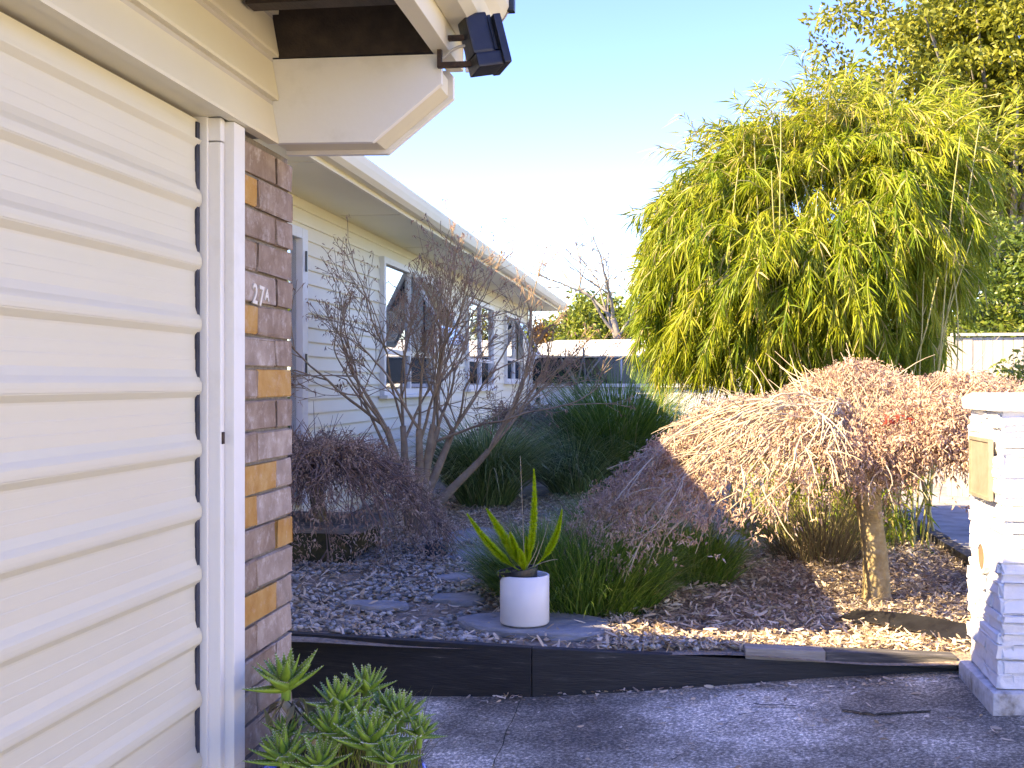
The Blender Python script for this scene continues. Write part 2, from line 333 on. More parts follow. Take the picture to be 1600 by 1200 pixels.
def bed_z(X, Y):
    return -1.205 + .012 * np.sin(X * 5 + 1.3 * Y) * np.sin(Y * 4.1 - X) + .02 * smooth(5.4, 6.4, Y) - .03 * smooth(1.2, 1.8, X)
grid('garden_bed', 'bed', np.linspace(-2.95, 1.93, 70), np.concatenate([np.linspace(5.12, 9, 60), np.linspace(9.3, 24, 30)]), bed_z)
# cracks in the asphalt
rs = np.random.RandomState(3)
def crack(pts, w):
    V = []; F = []
    for i, (px, py) in enumerate(pts):
        # pixel ray meets the sloping driveway plane
        r = at_px(px, py, 1.0); t = (-1.40 + .082 * .634 - .04 * 5.09) / (r[2] - .082 * r[0] - .04 * r[1]); p = r * t
        for s in (-1, 1): V.append((p[0] + s * w * .2, p[1] + s * w * (.5 + .5 * rs.rand()), asph_z(p[0], p[1]) + .009))
        if i: F.append((2 * i - 2, 2 * i - 1, 2 * i + 1, 2 * i))
    o = MB().add(V, F).build('crack', 'crack'); o['kind'] = 'structure'
def wig(a, b, n, j): return [(a[0] + (b[0] - a[0]) * t + rs.normal() * j, a[1] + (b[1] - a[1]) * t + rs.normal() * j * .5) for t in np.linspace(0, 1, n)]
crack(wig((1040, 1200), (1110, 1150), 9, 2) + wig((1115, 1147), (1180, 1105), 9, 2) + wig((1185, 1104), (1245, 1106), 6, 1), .008)
crack(wig((1315, 1112), (1360, 1118), 7, 1) + wig((1365, 1119), (1455, 1114), 9, 1), .012)
crack(wig((770, 1200), (800, 1130), 7, 2) + wig((803, 1125), (815, 1092), 5, 1), .008)
# kerb between the bed and the other driveway: lengths of dark timber
g = thing('garden_kerb', (1.94, 5.6, -1.25), 'dark low kerb between the mulch bed and the grey driveway behind the letterbox', 'kerb')
for i in range(9): box('kerb_length', 'kerb', g, 1.89, 1.985, 5.75 + i * 1.5, 7.235 + i * 1.5, -1.32, -1.13 - .01 * (i % 2), .008)
# ------------------------------------------------------------------ garage
XW = -1.083                                                     # front of its weatherboards
gar = thing('garage', (-1.2, 0, -1.6), 'cream weatherboard garage with brick pillar, filling the left of the picture', 'garage')
box('side_wall', 'plaster', gar, -6.9, -1.42, 3.0, 3.27, -1.75, 1.1)
box('back_wall', 'plaster', gar, -7.0, -6.9, -2.6, 3.27, -1.75, 1.1)
box('lintel', 'plaster', gar, -1.42, -1.10, -2.6, 3.056, .672, 1.12)
box('lintel_end', 'rooflining', gar, -1.42, -1.098, 3.057, 3.26, .895, 1.12)
for a_, b_ in ((3.0, 3.26), (-2.6, -2.5)): MB().prism([(-1.0, 1.121), (-3.9, 1.985), (-6.9, 1.121)], 'y', a_, b_).build('gable', 'plaster', gar)  # unseen gable ends, added to block sun slipping under the roof
o = MB().prism([(-.53, 1.10), (-3.9, 2.0), (-7.3, 1.10), (-7.3, 1.18), (-3.9, 2.08), (-.53, 1.17)], 'y', -3.0, 3.31).build('roof', 'roofing', gar)
def boards(parent, xf, y0, y1, z0, n, h, mat, gaps=(), proud=.02, top=None):
    """lapped boards, every length a piece of its own"""
    for i in range(n):
        za = z0 + i * h; zb = za + h + .004
        if top is not None: zb = min(zb, top)
        segs = [(y0, y1)]
        for (a, b, c, d) in gaps:
            if c < zb - .01 and d > za + .01:
                segs = [q for (s, e) in segs for q in ((s, min(e, a)), (max(s, b), e)) if q[1] - q[0] > .02]
        for s, e in segs:
            MB().prism([(xf - .03, za), (xf, za), (xf + .001, za + .008), (xf - proud, zb), (xf - .03, zb)], 'y', s, e).build('weatherboard', mat, parent)
boards(gar, XW, -2.6, 3.056, .657, 4, .119, 'cream')
box('head_lining', 'cream', gar, -1.20, XW - .032, -2.6, 2.735, .661, .671)
# garage door: horizontal pressed pans
door = thing('garage_door', (-1.17, 1, -1.55), 'cream ribbed steel garage door closing the left side', 'garage door')
h = .1552
prof = [(-.0005, 0), (-.001, -.003), (-.0125, -.017), (-.0135, -.022), (-.0135, -.052), (-.0128, -.0535), (-.0128, -.078), (-.0120, -.0795), (-.0120, -.104), (-.007, -.122), (-.002, -.131), (0, -.136), (.0006, -.146), (0, -.1548)]
poly = [(-1.163 + a, b) for a, b in prof] + [(-1.20, -.1548), (-1.20, 0)]
pm = MB().prism(poly, 'y', -2.5, 2.7225).mesh('door_pan')
for k in range(-10, 5):
    z = -.021 + k * h
    if k == 4:
        q = [(-1.163 + a, b) for a, b in prof]
        link('door_pan', MB().prism([(-1.1750, .052), (-1.1755, 0)] + [(-1.20, 0), (-1.20, .052)], 'y', -2.5, 2.7225).mesh('door_pan'), 'door', door, loc=(0, 0, z))
        continue
    link('door_pan', pm, 'door', door, loc=(0, 0, z + h if False else z + h))
box('edge_seal', 'rubber', door, -1.20, -1.170, 2.711, 2.728, -1.62, .645, .002)
box('top_gap', 'rubber', door, -1.205, -1.19, -2.5, 2.72, .62, .665)  # solid dark strip, its colour standing in for the shade in the gap
# jamb
jamb = thing('door_jamb', (-1.13, 2.78, -1.55), 'white painted timber door jamb between garage door and brick pillar', 'door jamb')
box('stop_strip', 'white', jamb, -1.20, -1.152, 2.729, 2.741, -1.62, .661, .002)
box('reveal_board', 'white', jamb, -1.20, -1.122, 2.742, 2.770, -1.62, .60, .006)
box('reveal_board', 'white', jamb, -1.20, -1.122, 2.742, 2.770, .603, .6605, .004)
box('facing_board', 'white', jamb, -1.20, -1.098, 2.771, 2.846, -1.62, .656, .005)
box('latch', 'rust', jamb, -1.125, -1.1185, 2.748, 2.760, -.155, -.125)
# ------------------------------------------------------------------ brick pillar
pil = thing('brick_pillar', (-1.3, 3.06, -1.6), 'mauve and ochre brick pillar carrying the number 27A beside the garage door', 'pillar')
box('mortar_core', 'mortar', pil, -1.41, -1.129, 2.852, 3.262, -1.7, .655)
CH = .0857; YA, YB = 2.850, 3.268
def brick_mesh(ly, seed):
    r = np.random.RandomState(seed); hz = .0755
    m = MB().box(-.05, 0, -ly / 2, ly / 2, -hz / 2, hz / 2).mesh('brick', .004)
    for v in m.vertices: v.co += Vector(r.normal(size=3) * .0017)
    return m
bmesh_c = {}
def brick(y0, y1, z, col, seed):
    ly = round(y1 - y0, 3); key = (ly, col, seed % 4)
    if key not in bmesh_c:
        bmesh_c[key] = brick_mesh(ly, seed); bmesh_c[key].materials.append(M['brick_' + col])
    o = link('brick', bmesh_c[key], None, pil, loc=(-1.117 + random.Random(seed).uniform(-.002, .002), (y0 + y1) / 2, z)); return o
cols = {1: 'mm', 2: 'ym', 3: 'mm', 4: 'mm', 5: 'pm', 6: 'ym', 7: 'pm', 8: 'my', 9: 'mm', 10: 'mp', 11: 'yp', 12: 'yp', 13: 'my', 14: 'mp', 15: 'yp', 16: 'mp'}
for k in range(1, 28):
    zc = .041 + (8 - k) * CH - CH / 2 - .002
    c = cols.get(k, 'mp' if k % 3 else 'mm')
    if k % 2: brick(YA, YA + .280, zc, c[0], k * 7); brick(YA + .290, YB, zc, c[1], k * 7 + 2)
    else: brick(YA, YA + .129, zc, c[0], k * 7); brick(YA + .139, YB, zc, c[1], k * 7 + 1)
# 27A: raised numerals
def text_mesh(s, size, ext):
    cu = bpy.data.curves.new('t', 'FONT'); cu.body = s; cu.size = size; cu.extrude = ext; cu.offset = .0012
    ob = bpy.data.objects.new('t', cu); COL.objects.link(ob)
    me = bpy.data.meshes.new_from_object(ob.evaluated_get(bpy.context.evaluated_depsgraph_get()))
    bpy.data.objects.remove(ob); return me
num = thing('house_number', (-1.112, 3.0, .22), 'raised white house number 27A on a mauve brick', 'house number')
tx = Matrix(((0, 0, 1, 0), (1, 0, 0, 0), (0, 1, 0, 0), (0, 0, 0, 1)))
for ch, y, z, sz in (('2', 2.935, .212, .075), ('7', 2.982, .208, .078), ('A', 3.030, .226, .044)):
    link('numeral', text_mesh(ch, sz, .002), 'numeral', num, matrix=Matrix.Translation((-1.1135, y, z)) @ tx @ Matrix.Rotation(rad(-4), 4, 'Z'))
# ------------------------------------------------------------------ garage eave, bracket, gutter
eave = thing('garage_eave', (-.8, 3.1, .66), 'cream boxed eave end with clipped corner, fascia and gutter above the brick pillar', 'eave')
bp = [(-1.12, .6605), (-.818, .655), (-.626, .808), (-.626, .872), (-.640, .888), (-1.12, .892)]
MB().prism(bp, 'y', 3.058, 3.080).build('end_board', 'white', eave, .002)
MB().prism(bp, 'y', 3.225, 3.250).build('end_board', 'white', eave, .002)
inner = [(-1.115, .672), (-.822, .667), (-.640, .812), (-.640, .86), (-1.115, .86)]
MB().prism(inner, 'y', 3.081, 3.224).build('end_soffit', 'cream', eave)
box('fascia', 'cream', eave, -.652, -.604, -2.9, 3.27, .894, 1.115, .003)
box('roof_lining', 'rooflining', eave, -1.10, -.655, -2.9, 3.25, 1.03, 1.05)
box('lining_batten', 'rooflining', eave, -1.12, -.656, 3.06, 3.10, .895, 1.028)
box('lining_batten', 'rooflining', eave, -1.08, -.656, 2.80, 2.86, .96, 1.028)
gp = [(-.602, .965), (-.545, .965), (-.520, .985), (-.505, 1.02), (-.485, 1.045), (-.470, 1.07), (-.470, 1.10), (-.476, 1.10), (-.478, 1.07), (-.495, 1.05), (-.512, 1.024), (-.526, .992), (-.548, .971), (-.597, .971), (-.597, 1.10), (-.602, 1.10)]
MB().prism(gp, 'y', -2.9, 3.262).build('gutter', 'cream', eave)
MB().prism([(-.602, .962), (-.545, .962), (-.517, .985), (-.502, 1.02), (-.482, 1.045), (-.467, 1.07), (-.467, 1.103), (-.602, 1.103)], 'y', 3.263, 3.272).build('gutter_end', 'greytimber', eave)
MB().box(-.50, -.455, 3.255, 3.285, 1.06, 1.115).build('gutter_clip', 'metalblack', eave, .004)
MB().box(-.602, -.50, 3.282, 3.300, .90, 1.04).build('barge_end', 'white', eave, .002)
# ------------------------------------------------------------------ floodlight
fl = thing('floodlight', (-.61, 3.07, .86), 'black outdoor floodlight on a rusty bracket at the eave corner', 'floodlight')
ay = 3.045
pts = lambda *a: np.array(a, float)
MB().box(-.624, -.540, ay - .009, ay + .009, .918, .931).build('bracket_arm', 'rust', fl, .002)
MB().box(-.624, -.520, ay - .009, ay + .009, .846, .860).build('bracket_arm', 'rust', fl, .002)
MB().box(-.634, -.622, ay - .009, ay + .009, .846, .931).build('bracket_plate', 'rust', fl, .002)
Rm = Matrix.Translation((-.525, ay, .915)) @ Matrix.Rotation(rad(-14), 4, 'Y') @ Matrix.Rotation(rad(28), 4, 'Z')
MB().box(-.032, .030, -.035, .035, -.045, .065, Rm).build('housing', 'metalblack', fl, .008)
for q in range(5): MB().box(.031, .040, -.032 + q * .0145, -.026 + q * .0145, -.04, .055, Rm).build('cooling_fin', 'metalblack', fl)
MB().box(.041, .062, -.052, .052, -.085, .05, Rm).build('lamp_frame', 'metalblack', fl, .004)
MB().box(-.03, .045, -.042, .042, -.085, -.046, Rm).build('junction_box', 'metalblack', fl, .006)
MB().box(.0625, .065, -.044, .044, -.075, .04, Rm).build('lens', 'lens', fl)
t = np.linspace(0, 1, 10)
tubes('cable', [(np.stack([-.62 + .08 * t, ay + .0 * t, .872 + .03 * t + .012 * np.sin(t * 3.1)], -1), np.full(10, .004))], 'cable', fl, 6)
# ------------------------------------------------------------------ house
HX = -2.9
hs = thing('house', (-5, 13, -1.3), 'long white weatherboard house with deep eaves running back behind the garden', 'house')
wins = [(11.2, 13.5, -.08, 1.2), (15.9, 18.1, -.05, 1.15), (19.6, 21.7, .05, 1.15)]
dr = (7.65, 8.66, -.95, 1.13)
gaps = [(a, b, c, d) for a, b, c, d in wins] + [dr]
boards(hs, HX, 3.95, 22.65, -1.18, 23, .1155, 'housewhite', gaps, .017, 1.447)
box('corner_board', 'white', hs, HX - .03, HX + .012, 22.66, 22.78, -1.3, 1.446)
box('end_wall', 'housewhite', hs, -9.2, HX - .035, 22.6, 22.7, -1.3, 1.446)
box('front_wall', 'housewhite', hs, -9.2, HX - .035, 3.95, 4.05, -1.3, 1.446)
box('footing', 'plaster', hs, HX - .3, HX - .04, 4.05, 22.6, -1.3, -1.17)
box('inner_wall', 'interior', hs, HX - 1.2, HX - 1.1, 5.1, 22.5, -1.3, 1.44)
box('inner_floor', 'interior', hs, HX - 1.1, HX - .05, 5.1, 22.5, -1.0, -.95)
box('soffit', 'soffit', hs, HX - .02, -2.335, 3.8, 23.45, 1.448, 1.458)
for y in np.arange(4.9, 23, 2.4): box('soffit_joint', 'cream', hs, HX + .02, -2.34, y, y + .03, 1.4445, 1.4475)
box('fascia', 'housewhite', hs, -2.334, -2.305, 3.8, 23.5, 1.435, 1.60, .003)
gp2 = [(-2.303, 1.47), (-2.24, 1.47), (-2.205, 1.50), (-2.19, 1.55), (-2.18, 1.60), (-2.19, 1.60), (-2.20, 1.55), (-2.214, 1.505), (-2.244, 1.478), (-2.297, 1.478), (-2.297, 1.60), (-2.303, 1.60)]
MB().prism(gp2, 'y', 3.8, 23.55).build('gutter', 'housewhite', hs)
MB().prism([(-2.303, 1.465), (-2.24, 1.465), (-2.20, 1.50), (-2.18, 1.605), (-2.303, 1.605)], 'y', 23.551, 23.57).build('gutter_end', 'metalblack', hs)
tubes('downpipe', [(np.array([(HX + .06, 22.72, 1.44), (HX + .06, 22.72, -1.2)]), np.array([.035, .035]))], 'white', hs, 10)
MB().prism([(-2.24, 1.602), (-6.0, 3.1), (-9.8, 1.602), (-9.8, 1.66), (-6.0, 3.16), (-2.24, 1.64)], 'y', 3.75, 23.6).build('roof', 'roofing', hs)
MB().prism([(HX - .04, 1.447), (-6.0, 2.95), (-9.1, 1.447)], 'y', 22.6, 22.7).build('gable', 'housewhite', hs)
def window(y0, y1, z0, z1, open_far, trz, blind=True):
    ym = (y0 + y1) / 2
    w = MB()
    w.box(HX - .06, HX + .045, y0 - .06, y0 + .01, z0 - .05, z1 + .05); w.box(HX - .06, HX + .045, y1 - .01, y1 + .06, z0 - .05, z1 + .05)
    w.box(HX - .06, HX + .043, y0 + .01, y1 - .01, z1 - .01, z1 + .05); w.box(HX - .06, HX + .043, y0 + .01, y1 - .01, z0 - .05, z0 + .01)
    fr = w.build('window', 'white', hs)
    box('sill', 'white', fr, HX, HX + .085, y0 - .09, y1 + .09, z0 - .085, z0 - .052, .004)
    box('mullion', 'white', fr, HX - .05, HX + .03, ym - .03, ym + .03, z0 + .011, z1 - .011)
    for a, b, isopen in ((y0 + .01, ym - .03, False), (ym + .03, y1 - .01, open_far)):
        box('transom', 'white', fr, HX - .05, HX + .028, a, b, trz - .025, trz + .025)
        box('pane', 'glass', fr, HX - .004, HX, a, b, z0 + .011, trz - .026)
        if not isopen: box('pane', 'glass', fr, HX - .004, HX, a, b, trz + .026, z1 - .011)
        else:
            Hm = z1 - .02 - trz; mt = Matrix.Translation((HX + .03, 0, z1 - .015)) @ Matrix.Rotation(rad(-27), 4, 'Y')
            s = MB()
            for bb in ((a, a + .05, -Hm, 0), (b - .05, b, -Hm, 0), (a + .05, b - .05, -.05, 0), (a + .05, b - .05, -Hm, -Hm + .05)):
                s.box(0, .035, bb[0], bb[1], bb[2], bb[3], mt)
            s.build('open_sash', 'white', fr)
            MB().box(.014, .018, a + .051, b - .051, -Hm + .051, -.051, mt).build('pane', 'glass', fr)
    if blind: box('blind', 'blind', fr, HX - .10, HX - .08, y0 + .02, y1 - .02, z0, z1)  # full height and pale, standing in for the pale reflection in the panes
    return fr
window(*wins[0], True, .31); window(*wins[1], False, .32); window(*wins[2], True, .40)
y0, y1, z0, z1 = dr
w = MB(); w.box(HX - .06, HX + .05, y0 - .06, y0 + .01, z0, z1 + .06); w.box(HX - .06, HX + .05, y1 - .07, y1 + .06, z0, z1 + .06); w.box(HX - .06, HX + .048, y0 + .01, y1 - .07, z1 - .02, z1 + .06)
df = w.build('door_frame', 'white', hs)
box('door_pane', 'glass', df, HX - .01, HX, y0 + .02, y1 - .08, z0 + .1, z1 - .03)
for z in (.86, .06, -.72): box('hinge', 'metalblack', df, HX + .0505, HX + .062, y1 - .01, y1 + .012, z, z + .16)
# ------------------------------------------------------------------ timber edging
ed = thing('timber_edging', (-.6, 5.1, -1.4), 'black stained timber retaining board along the front of the garden bed', 'edging')
def board(name, mat, parent, a, b, zt0, zt1, zb0, zb1, th, bevel=.004, n=1):
    a = np.array(a, float); b = np.array(b, float); d = nrm(b - a); nn = np.array([-d[1], d[0]]) * th
    V = []
    for p, zt, zb in ((a, zt0, zb0), (b, zt1, zb1)):
        V += [(p[0], p[1], zb), (p[0] + nn[0], p[1] + nn[1], zb), (p[0] + nn[0], p[1] + nn[1], zt), (p[0], p[1], zt)]
    return MB().add(V, [(0, 1, 2, 3), (7, 6, 5, 4), (0, 4, 5, 1), (1, 5, 6, 2), (2, 6, 7, 3), (3, 7, 4, 0)]).build(name, mat, parent, bevel)
board('edging_board', 'blacktimber', ed, (-2.3, 5.29), (-.634, 5.088), -1.184, -1.183, -1.56, -1.45, .05)
board('edging_board', 'blacktimber', ed, (-.630, 5.088), (1.22, 5.185), -1.184, -1.238, -1.45, -1.30, .05)
for px, py in ((1198, 1048), (1299, 1049)):
    p = at_px(px, py, 5.09); tubes('bolt', [(np.array([(p[0], p[1] + .03, p[2]), (p[0], p[1] - .008, p[2])]), np.array([.011, .009]))], 'metalblack', ed, 8)
pk = thing('weathered_plank', (.7, 5.17, -1.23), 'short grey weathered planks lying end to end on the black edging by the letterbox', 'plank')
board('pale_plank', 'greytimber', pk, (.305, 5.135), (.648, 5.153), -1.165, -1.172, -1.2115, -1.2215, .10)
board('dark_plank', 'darkgreytimber', pk, (.651, 5.153), (1.205, 5.184), -1.172, -1.185, -1.2215, -1.2365, .10)
# loose strip of black plastic edging
t = np.linspace(0, 1, 14); V = []
for k in range(14):
    p0 = np.array([.80, 5.86]); p1 = np.array([1.36, 5.42]); p = p0 + (p1 - p0) * t[k]; z = -1.165 + .02 * math.sin(t[k] * 3)
    V += [(p[0], p[1], z - .045 * t[k]), (p[0] + .10, p[1] + .10, z + .02), (p[0] + .10, p[1] + .10, z + .025), (p[0], p[1], z + .005 - .045 * t[k])]
F = []
for k in range(13):
    a = 4 * k; F += [(a, a + 4, a + 5, a + 1), (a + 1, a + 5, a + 6, a + 2), (a + 2, a + 6, a + 7, a + 3), (a + 3, a + 7, a + 4, a)]
F += [(0, 1, 2, 3), (55, 54, 53, 52)]
o = MB().add(V, F).build('loose_edging_strip', 'plastic_black'); tag(o, 'loose black plastic edging strip curling out of the mulch beside the letterbox', 'edging strip')
# ------------------------------------------------------------------ letterbox pillar
lx0, lx1, ly0, ly1 = 1.235, 1.72, 4.62, 5.07
lb = thing('letterbox_pillar', (1.47, 4.85, -1.28), 'white painted stacked-stone letterbox pillar at the right edge', 'letterbox')
zb = asph_z(1.2, 4.8)
box('core', 'stonewhite', lb, lx0 + .025, lx1 - .025, ly0 + .025, ly1 - .025, -1.4, -.10)
MB().box(lx0 - .045, lx1 + .04, ly0 - .045, ly1 + .05, -1.42, zb + .085).build('base_plinth', 'stonedirty', lb, .025)
def stone(name, cx, cy, cz, sx_, sy_, sz_, seed):
    r = np.random.RandomState(seed); m = MB().box(-sx_ / 2, sx_ / 2, -sy_ / 2, sy_ / 2, -sz_ / 2, sz_ / 2).mesh(name, min(.008, sz_ * .22))
    for v in m.vertices: v.co += Vector(r.normal(size=3) * .0035)
    link(name, m, 'stonewhite', lb, loc=(cx, cy, cz), smooth=False)
z = zb + .09; k = 0; R = random.Random(5)
while z < -.12:
    hh = R.uniform(.030, .062)
    if z + hh > -.115: hh = -.112 - z
    if hh < .012: break
    for face in range(4):
        cuts = [0] + sorted(R.sample([.27, .38, .5, .62, .73], R.choice((1, 1, 2)))) + [1]
        for a, b in zip(cuts[:-1], cuts[1:]):
            k += 1; pr = R.uniform(-.006, .013)
            zc = z + hh / 2; g_ = .0025
            if face == 0:
                L_ = (ly1 - ly0); stone('stone', lx0 + .02 - pr / 2, ly0 + L_ * (a + b) / 2, zc, .05 + pr, L_ * (b - a) - g_, hh - g_, k)
            elif face == 1:
                L_ = (lx1 - lx0); stone('stone', lx0 + L_ * (a + b) / 2, ly0 + .02 - pr / 2, zc, L_ * (b - a) - g_, .05 + pr, hh - g_, k)
            elif face == 2 and k % 2: 
                L_ = (ly1 - ly0); stone('stone', lx1 - .02, ly0 + L_ * (a + b) / 2, zc, .05, L_ * (b - a) - g_, hh - g_, k)
    z += hh
V = []
for (e, zz) in ((.03, -.112), (.035, -.068), (.0, -.045)):
    for x, y in ((lx0 - e, ly0 - e), (lx1 + e, ly0 - e), (lx1 + e, ly1 + e), (lx0 - e, ly1 + e)): V.append((x, y, zz))
F = [(3, 2, 1, 0), (8, 9, 10, 11)] + [(a * 4 + i, a * 4 + (i + 1) % 4, a * 4 + 4 + (i + 1) % 4, a * 4 + 4 + i) for a in (0, 1) for i in range(4)]
MB().add(V, F).build('capstone', 'stonewhite', lb, .008)
fx = lx0 - .016
mdoor = MB().box(fx - .008, fx, 4.70, 4.985, -.45, -.235).build('mail_door', 'brass', lb, .002)
for a in ((4.69, 4.995, -.235, -.222), (4.69, 4.995, -.463, -.45), (4.69, 4.702, -.45, -.235), (4.983, 4.995, -.45, -.235)): box('door_rim', 'brass', mdoor, fx - .014, fx + .004, *a)
cy_, cz_ = 4.83, -.70
mt = Matrix.Rotation(rad(-90), 4, 'Y')
MB().lathe([(.052, -.05), (.052, .028), (.066, .028), (.066, -.05)], (fx + .020, cy_, cz_), 30, mt).build('newspaper_tube', 'stonewhite', lb, smooth=False)
MB().lathe([(.0001, .012), (.0515, .012)], (fx + .008, cy_, cz_), 30, mt).build('tube_back', 'hole', lb)
# ------------------------------------------------------------------ rocks and slabs
def rock(name, mat, c, r3, seed, label, cat, group=None, flat=False):
    rr = np.random.RandomState(seed); n = 26; c = np.array(c)
    if flat:
        a = np.arange(n) * 2 * math.pi / n; rad_ = 1 + .10 * np.sin(2 * a + rr.rand() * 6) + .08 * np.sin(3 * a + rr.rand() * 6) + .06 * np.sin(5 * a + rr.rand() * 6) + rr.normal(size=n) * .025
        V = []; prof_ = [(.93, -.5), (1.0, -.15), (.99, .25), (.94, .5)]
        for s, zz in prof_:
            for i in range(n):
                q = s + rr.normal() * .012; V.append((c[0] + r3[0] * rad_[i] * q * math.cos(a[i]), c[1] + r3[1] * rad_[i] * q * math.sin(a[i]), c[2] + r3[2] * (zz + rr.normal() * .05)))
        F = [tuple(range(n - 1, -1, -1)), tuple(range(3 * n, 4 * n))] + [(k * n + i, k * n + (i + 1) % n, (k + 1) * n + (i + 1) % n, (k + 1) * n + i) for k in range(3) for i in range(n)]
        o = MB().add(V, F).build(name, mat)
    else:
        V = []; F = []; m = 12
        ph = rr.rand(6) * 6
        for j in range(m + 1):
            th = math.pi * j / m
            for i in range(n):
                a = 2 * math.pi * i / n; s = 1 + .09 * math.sin(2 * a + ph[0] + th * 2) + .06 * math.sin(3 * a + ph[1] - th * 3) + .04 * math.sin(5 * th + ph[2])
                V.append((c[0] + r3[0] * s * math.sin(th) * math.cos(a), c[1] + r3[1] * s * math.sin(th) * math.sin(a), c[2] + r3[2] * s * math.cos(th)))
        for j in range(m):
            for i in range(n): F.append((j * n + i, (j + 1) * n + i, (j + 1) * n + (i + 1) % n, j * n + (i + 1) % n))
        o = MB().add(V, F).build(name, mat, smooth=True)
    return tag(o, label, cat, group)
rock('slate_slab', 'slate', (-.66, 5.60, -1.192), (.36, .30, .05), 1, 'broad flat slate slab under the white flower pot', 'slab', 'slate slabs', True)
SL = [(-.66, 5.60, .34, .28)]
def slab(px, py, w, dpt, seed, label):
    d = 1.18 * 1800 / (py - 597); p = at_px(px, py, d); SL.append((p[0], p[1], w, dpt)); rock('slate_slab', 'slate', (p[0], p[1], -1.178), (w, dpt, .035), seed, label, 'slab', 'slate slabs', True)
slab(590, 948, .17, .10, 2, 'narrow greenish slate slab in the pebbles left of the white pot')
slab(716, 938, .15, .13, 3, 'slate slab half buried just behind the big slab with the pot')
slab(712, 905, .12, .12, 4, 'small pale slate slab beside the cream rock')
slab(735, 868, .22, .28, 5, 'pale slate stepping stone right of the dark boulder')
slab(745, 838, .26, .36, 6, 'bluish stepping stone in the path behind the pale one')
slab(840, 768, .30, .6, 8, 'far slate stepping stone between the two tall grass clumps')
slab(868, 738, .42, .9, 9, 'farthest grey stepping stone where the path turns out of sight')
slab(1150, 846, .35, .25, 10, 'pale flat stone under the weeping branches behind a boulder')
rock('boulder', 'boulder', at_px(681, 866, 7.75) + np.array([0, 0, .0]), (.085, .08, .085), 11, 'round dark boulder beside the path below the left maple', 'boulder', 'round boulders')
rock('boulder', 'boulder', at_px(1104, 855, 8.0), (.115, .09, .07), 12, 'round dark boulder under the large weeping maple', 'boulder', 'round boulders')
rock('rock', 'whiterock', at_px(732, 914, 6.75), (.055, .045, .035), 13, 'small lumpy cream rock on the path left of the pot', 'rock')
rock('rock', 'whiterock', at_px(1497, 1010, 5.35), (.035, .03, .03), 14, 'small pale stone against the foot of the letterbox', 'rock')
# timber step by the house door
st = thing('timber_step', (-2.5, 7.7, -1.2), 'grey timber step with mossy beam under the left weeping maple', 'step')
box('step_beam', 'mossytimber', st, -2.88, -2.08, 7.25, 7.33, -1.22, -.99, .006)
for i in range(7): box('step_board', 'greytimber', st, -2.88, -2.02, 7.24 + i * .135, 7.368 + i * .135, -.985, -.95, .004)
box('step_bearer', 'mossytimber', st, -2.2, -2.12, 7.332, 8.15, -1.22, -.99)
# ------------------------------------------------------------------ pebbles, chips
def on_slab(x, y):
    k = np.zeros(len(x), bool)
    for cx, cy, a, b in SL: k |= ((x - cx) / a) ** 2 + ((y - cy) / b) ** 2 < .9
    return k
rs = np.random.RandomState(11)
ico = None
def ico_np():
    t = (1 + 5 ** .5) / 2
    v = nrm(np.array([(-1, t, 0), (1, t, 0), (-1, -t, 0), (1, -t, 0), (0, -1, t), (0, 1, t), (0, -1, -t), (0, 1, -t), (t, 0, -1), (t, 0, 1), (-t, 0, -1), (-t, 0, 1)], float))
    f = np.array([(0, 11, 5), (0, 5, 1), (0, 1, 7), (0, 7, 10), (0, 10, 11), (1, 5, 9), (5, 11, 4), (11, 10, 2), (10, 7, 6), (7, 1, 8), (3, 9, 4), (3, 4, 2), (3, 2, 6), (3, 6, 8), (3, 8, 9), (4, 9, 5), (2, 4, 11), (6, 2, 10), (8, 6, 7), (9, 8, 1)])
    return v, f
IV, IF = ico_np()
def pebbles(name, X, Y, Z, smin, smax, mat, label):
    n = len(X); s = rs.uniform(smin, smax, (n, 1)) * np.stack([rs.uniform(.8, 1.5, n), rs.uniform(.7, 1.1, n), rs.uniform(.45, .7, n)], -1)
    a = rs.rand(n) * 6.28; V = IV[None] * s[:, None] * (1 + rs.normal(size=(n, 12, 1)) * .06)
    c, q = np.cos(a)[:, None], np.sin(a)[:, None]
    V = np.stack([V[..., 0] * c - V[..., 1] * q, V[..., 0] * q + V[..., 1] * c, V[..., 2]], -1) + np.stack([X, Y, Z], -1)[:, None]
    F = (IF[None] + np.arange(n)[:, None, None] * 12).reshape(-1, 3)
    o = link(name, mesh_np(name, V.reshape(-1, 3), F, np.repeat(rs.rand(n), 12)), mat, smooth=True)
    tag(o, label, 'pebbles', kind='stuff')
n = 9000; X = rs.uniform(-2.6, 1.0, n); Y = 5.16 + rs.rand(n) ** 1.2 * 3.4
yline = 5.13 + np.where(X < -.63, -.121 * (X + .634), .05 * (X + .63)) 
patch = np.sin(X * 4.3 + 1) * np.cos(Y * 3.7) + .5 * np.sin(X * 9 - Y * 7)
keep = (Y > yline + .05) & (((X < -.75 + .25 * np.sin(Y * 3)) & (patch > -.75)) | ((Y < 5.42) & (X < .32) & (X > -.3) & (rs.rand(n) < .8))) & ~on_slab(X, Y)
X, Y = X[keep], Y[keep]
pebbles('garden_pebbles', X, Y, bed_z(X, Y) + .006 + rs.rand(len(X)) * .012, .010, .021, 'pebble', 'blue-grey rounded pebbles covering the left front of the garden bed')
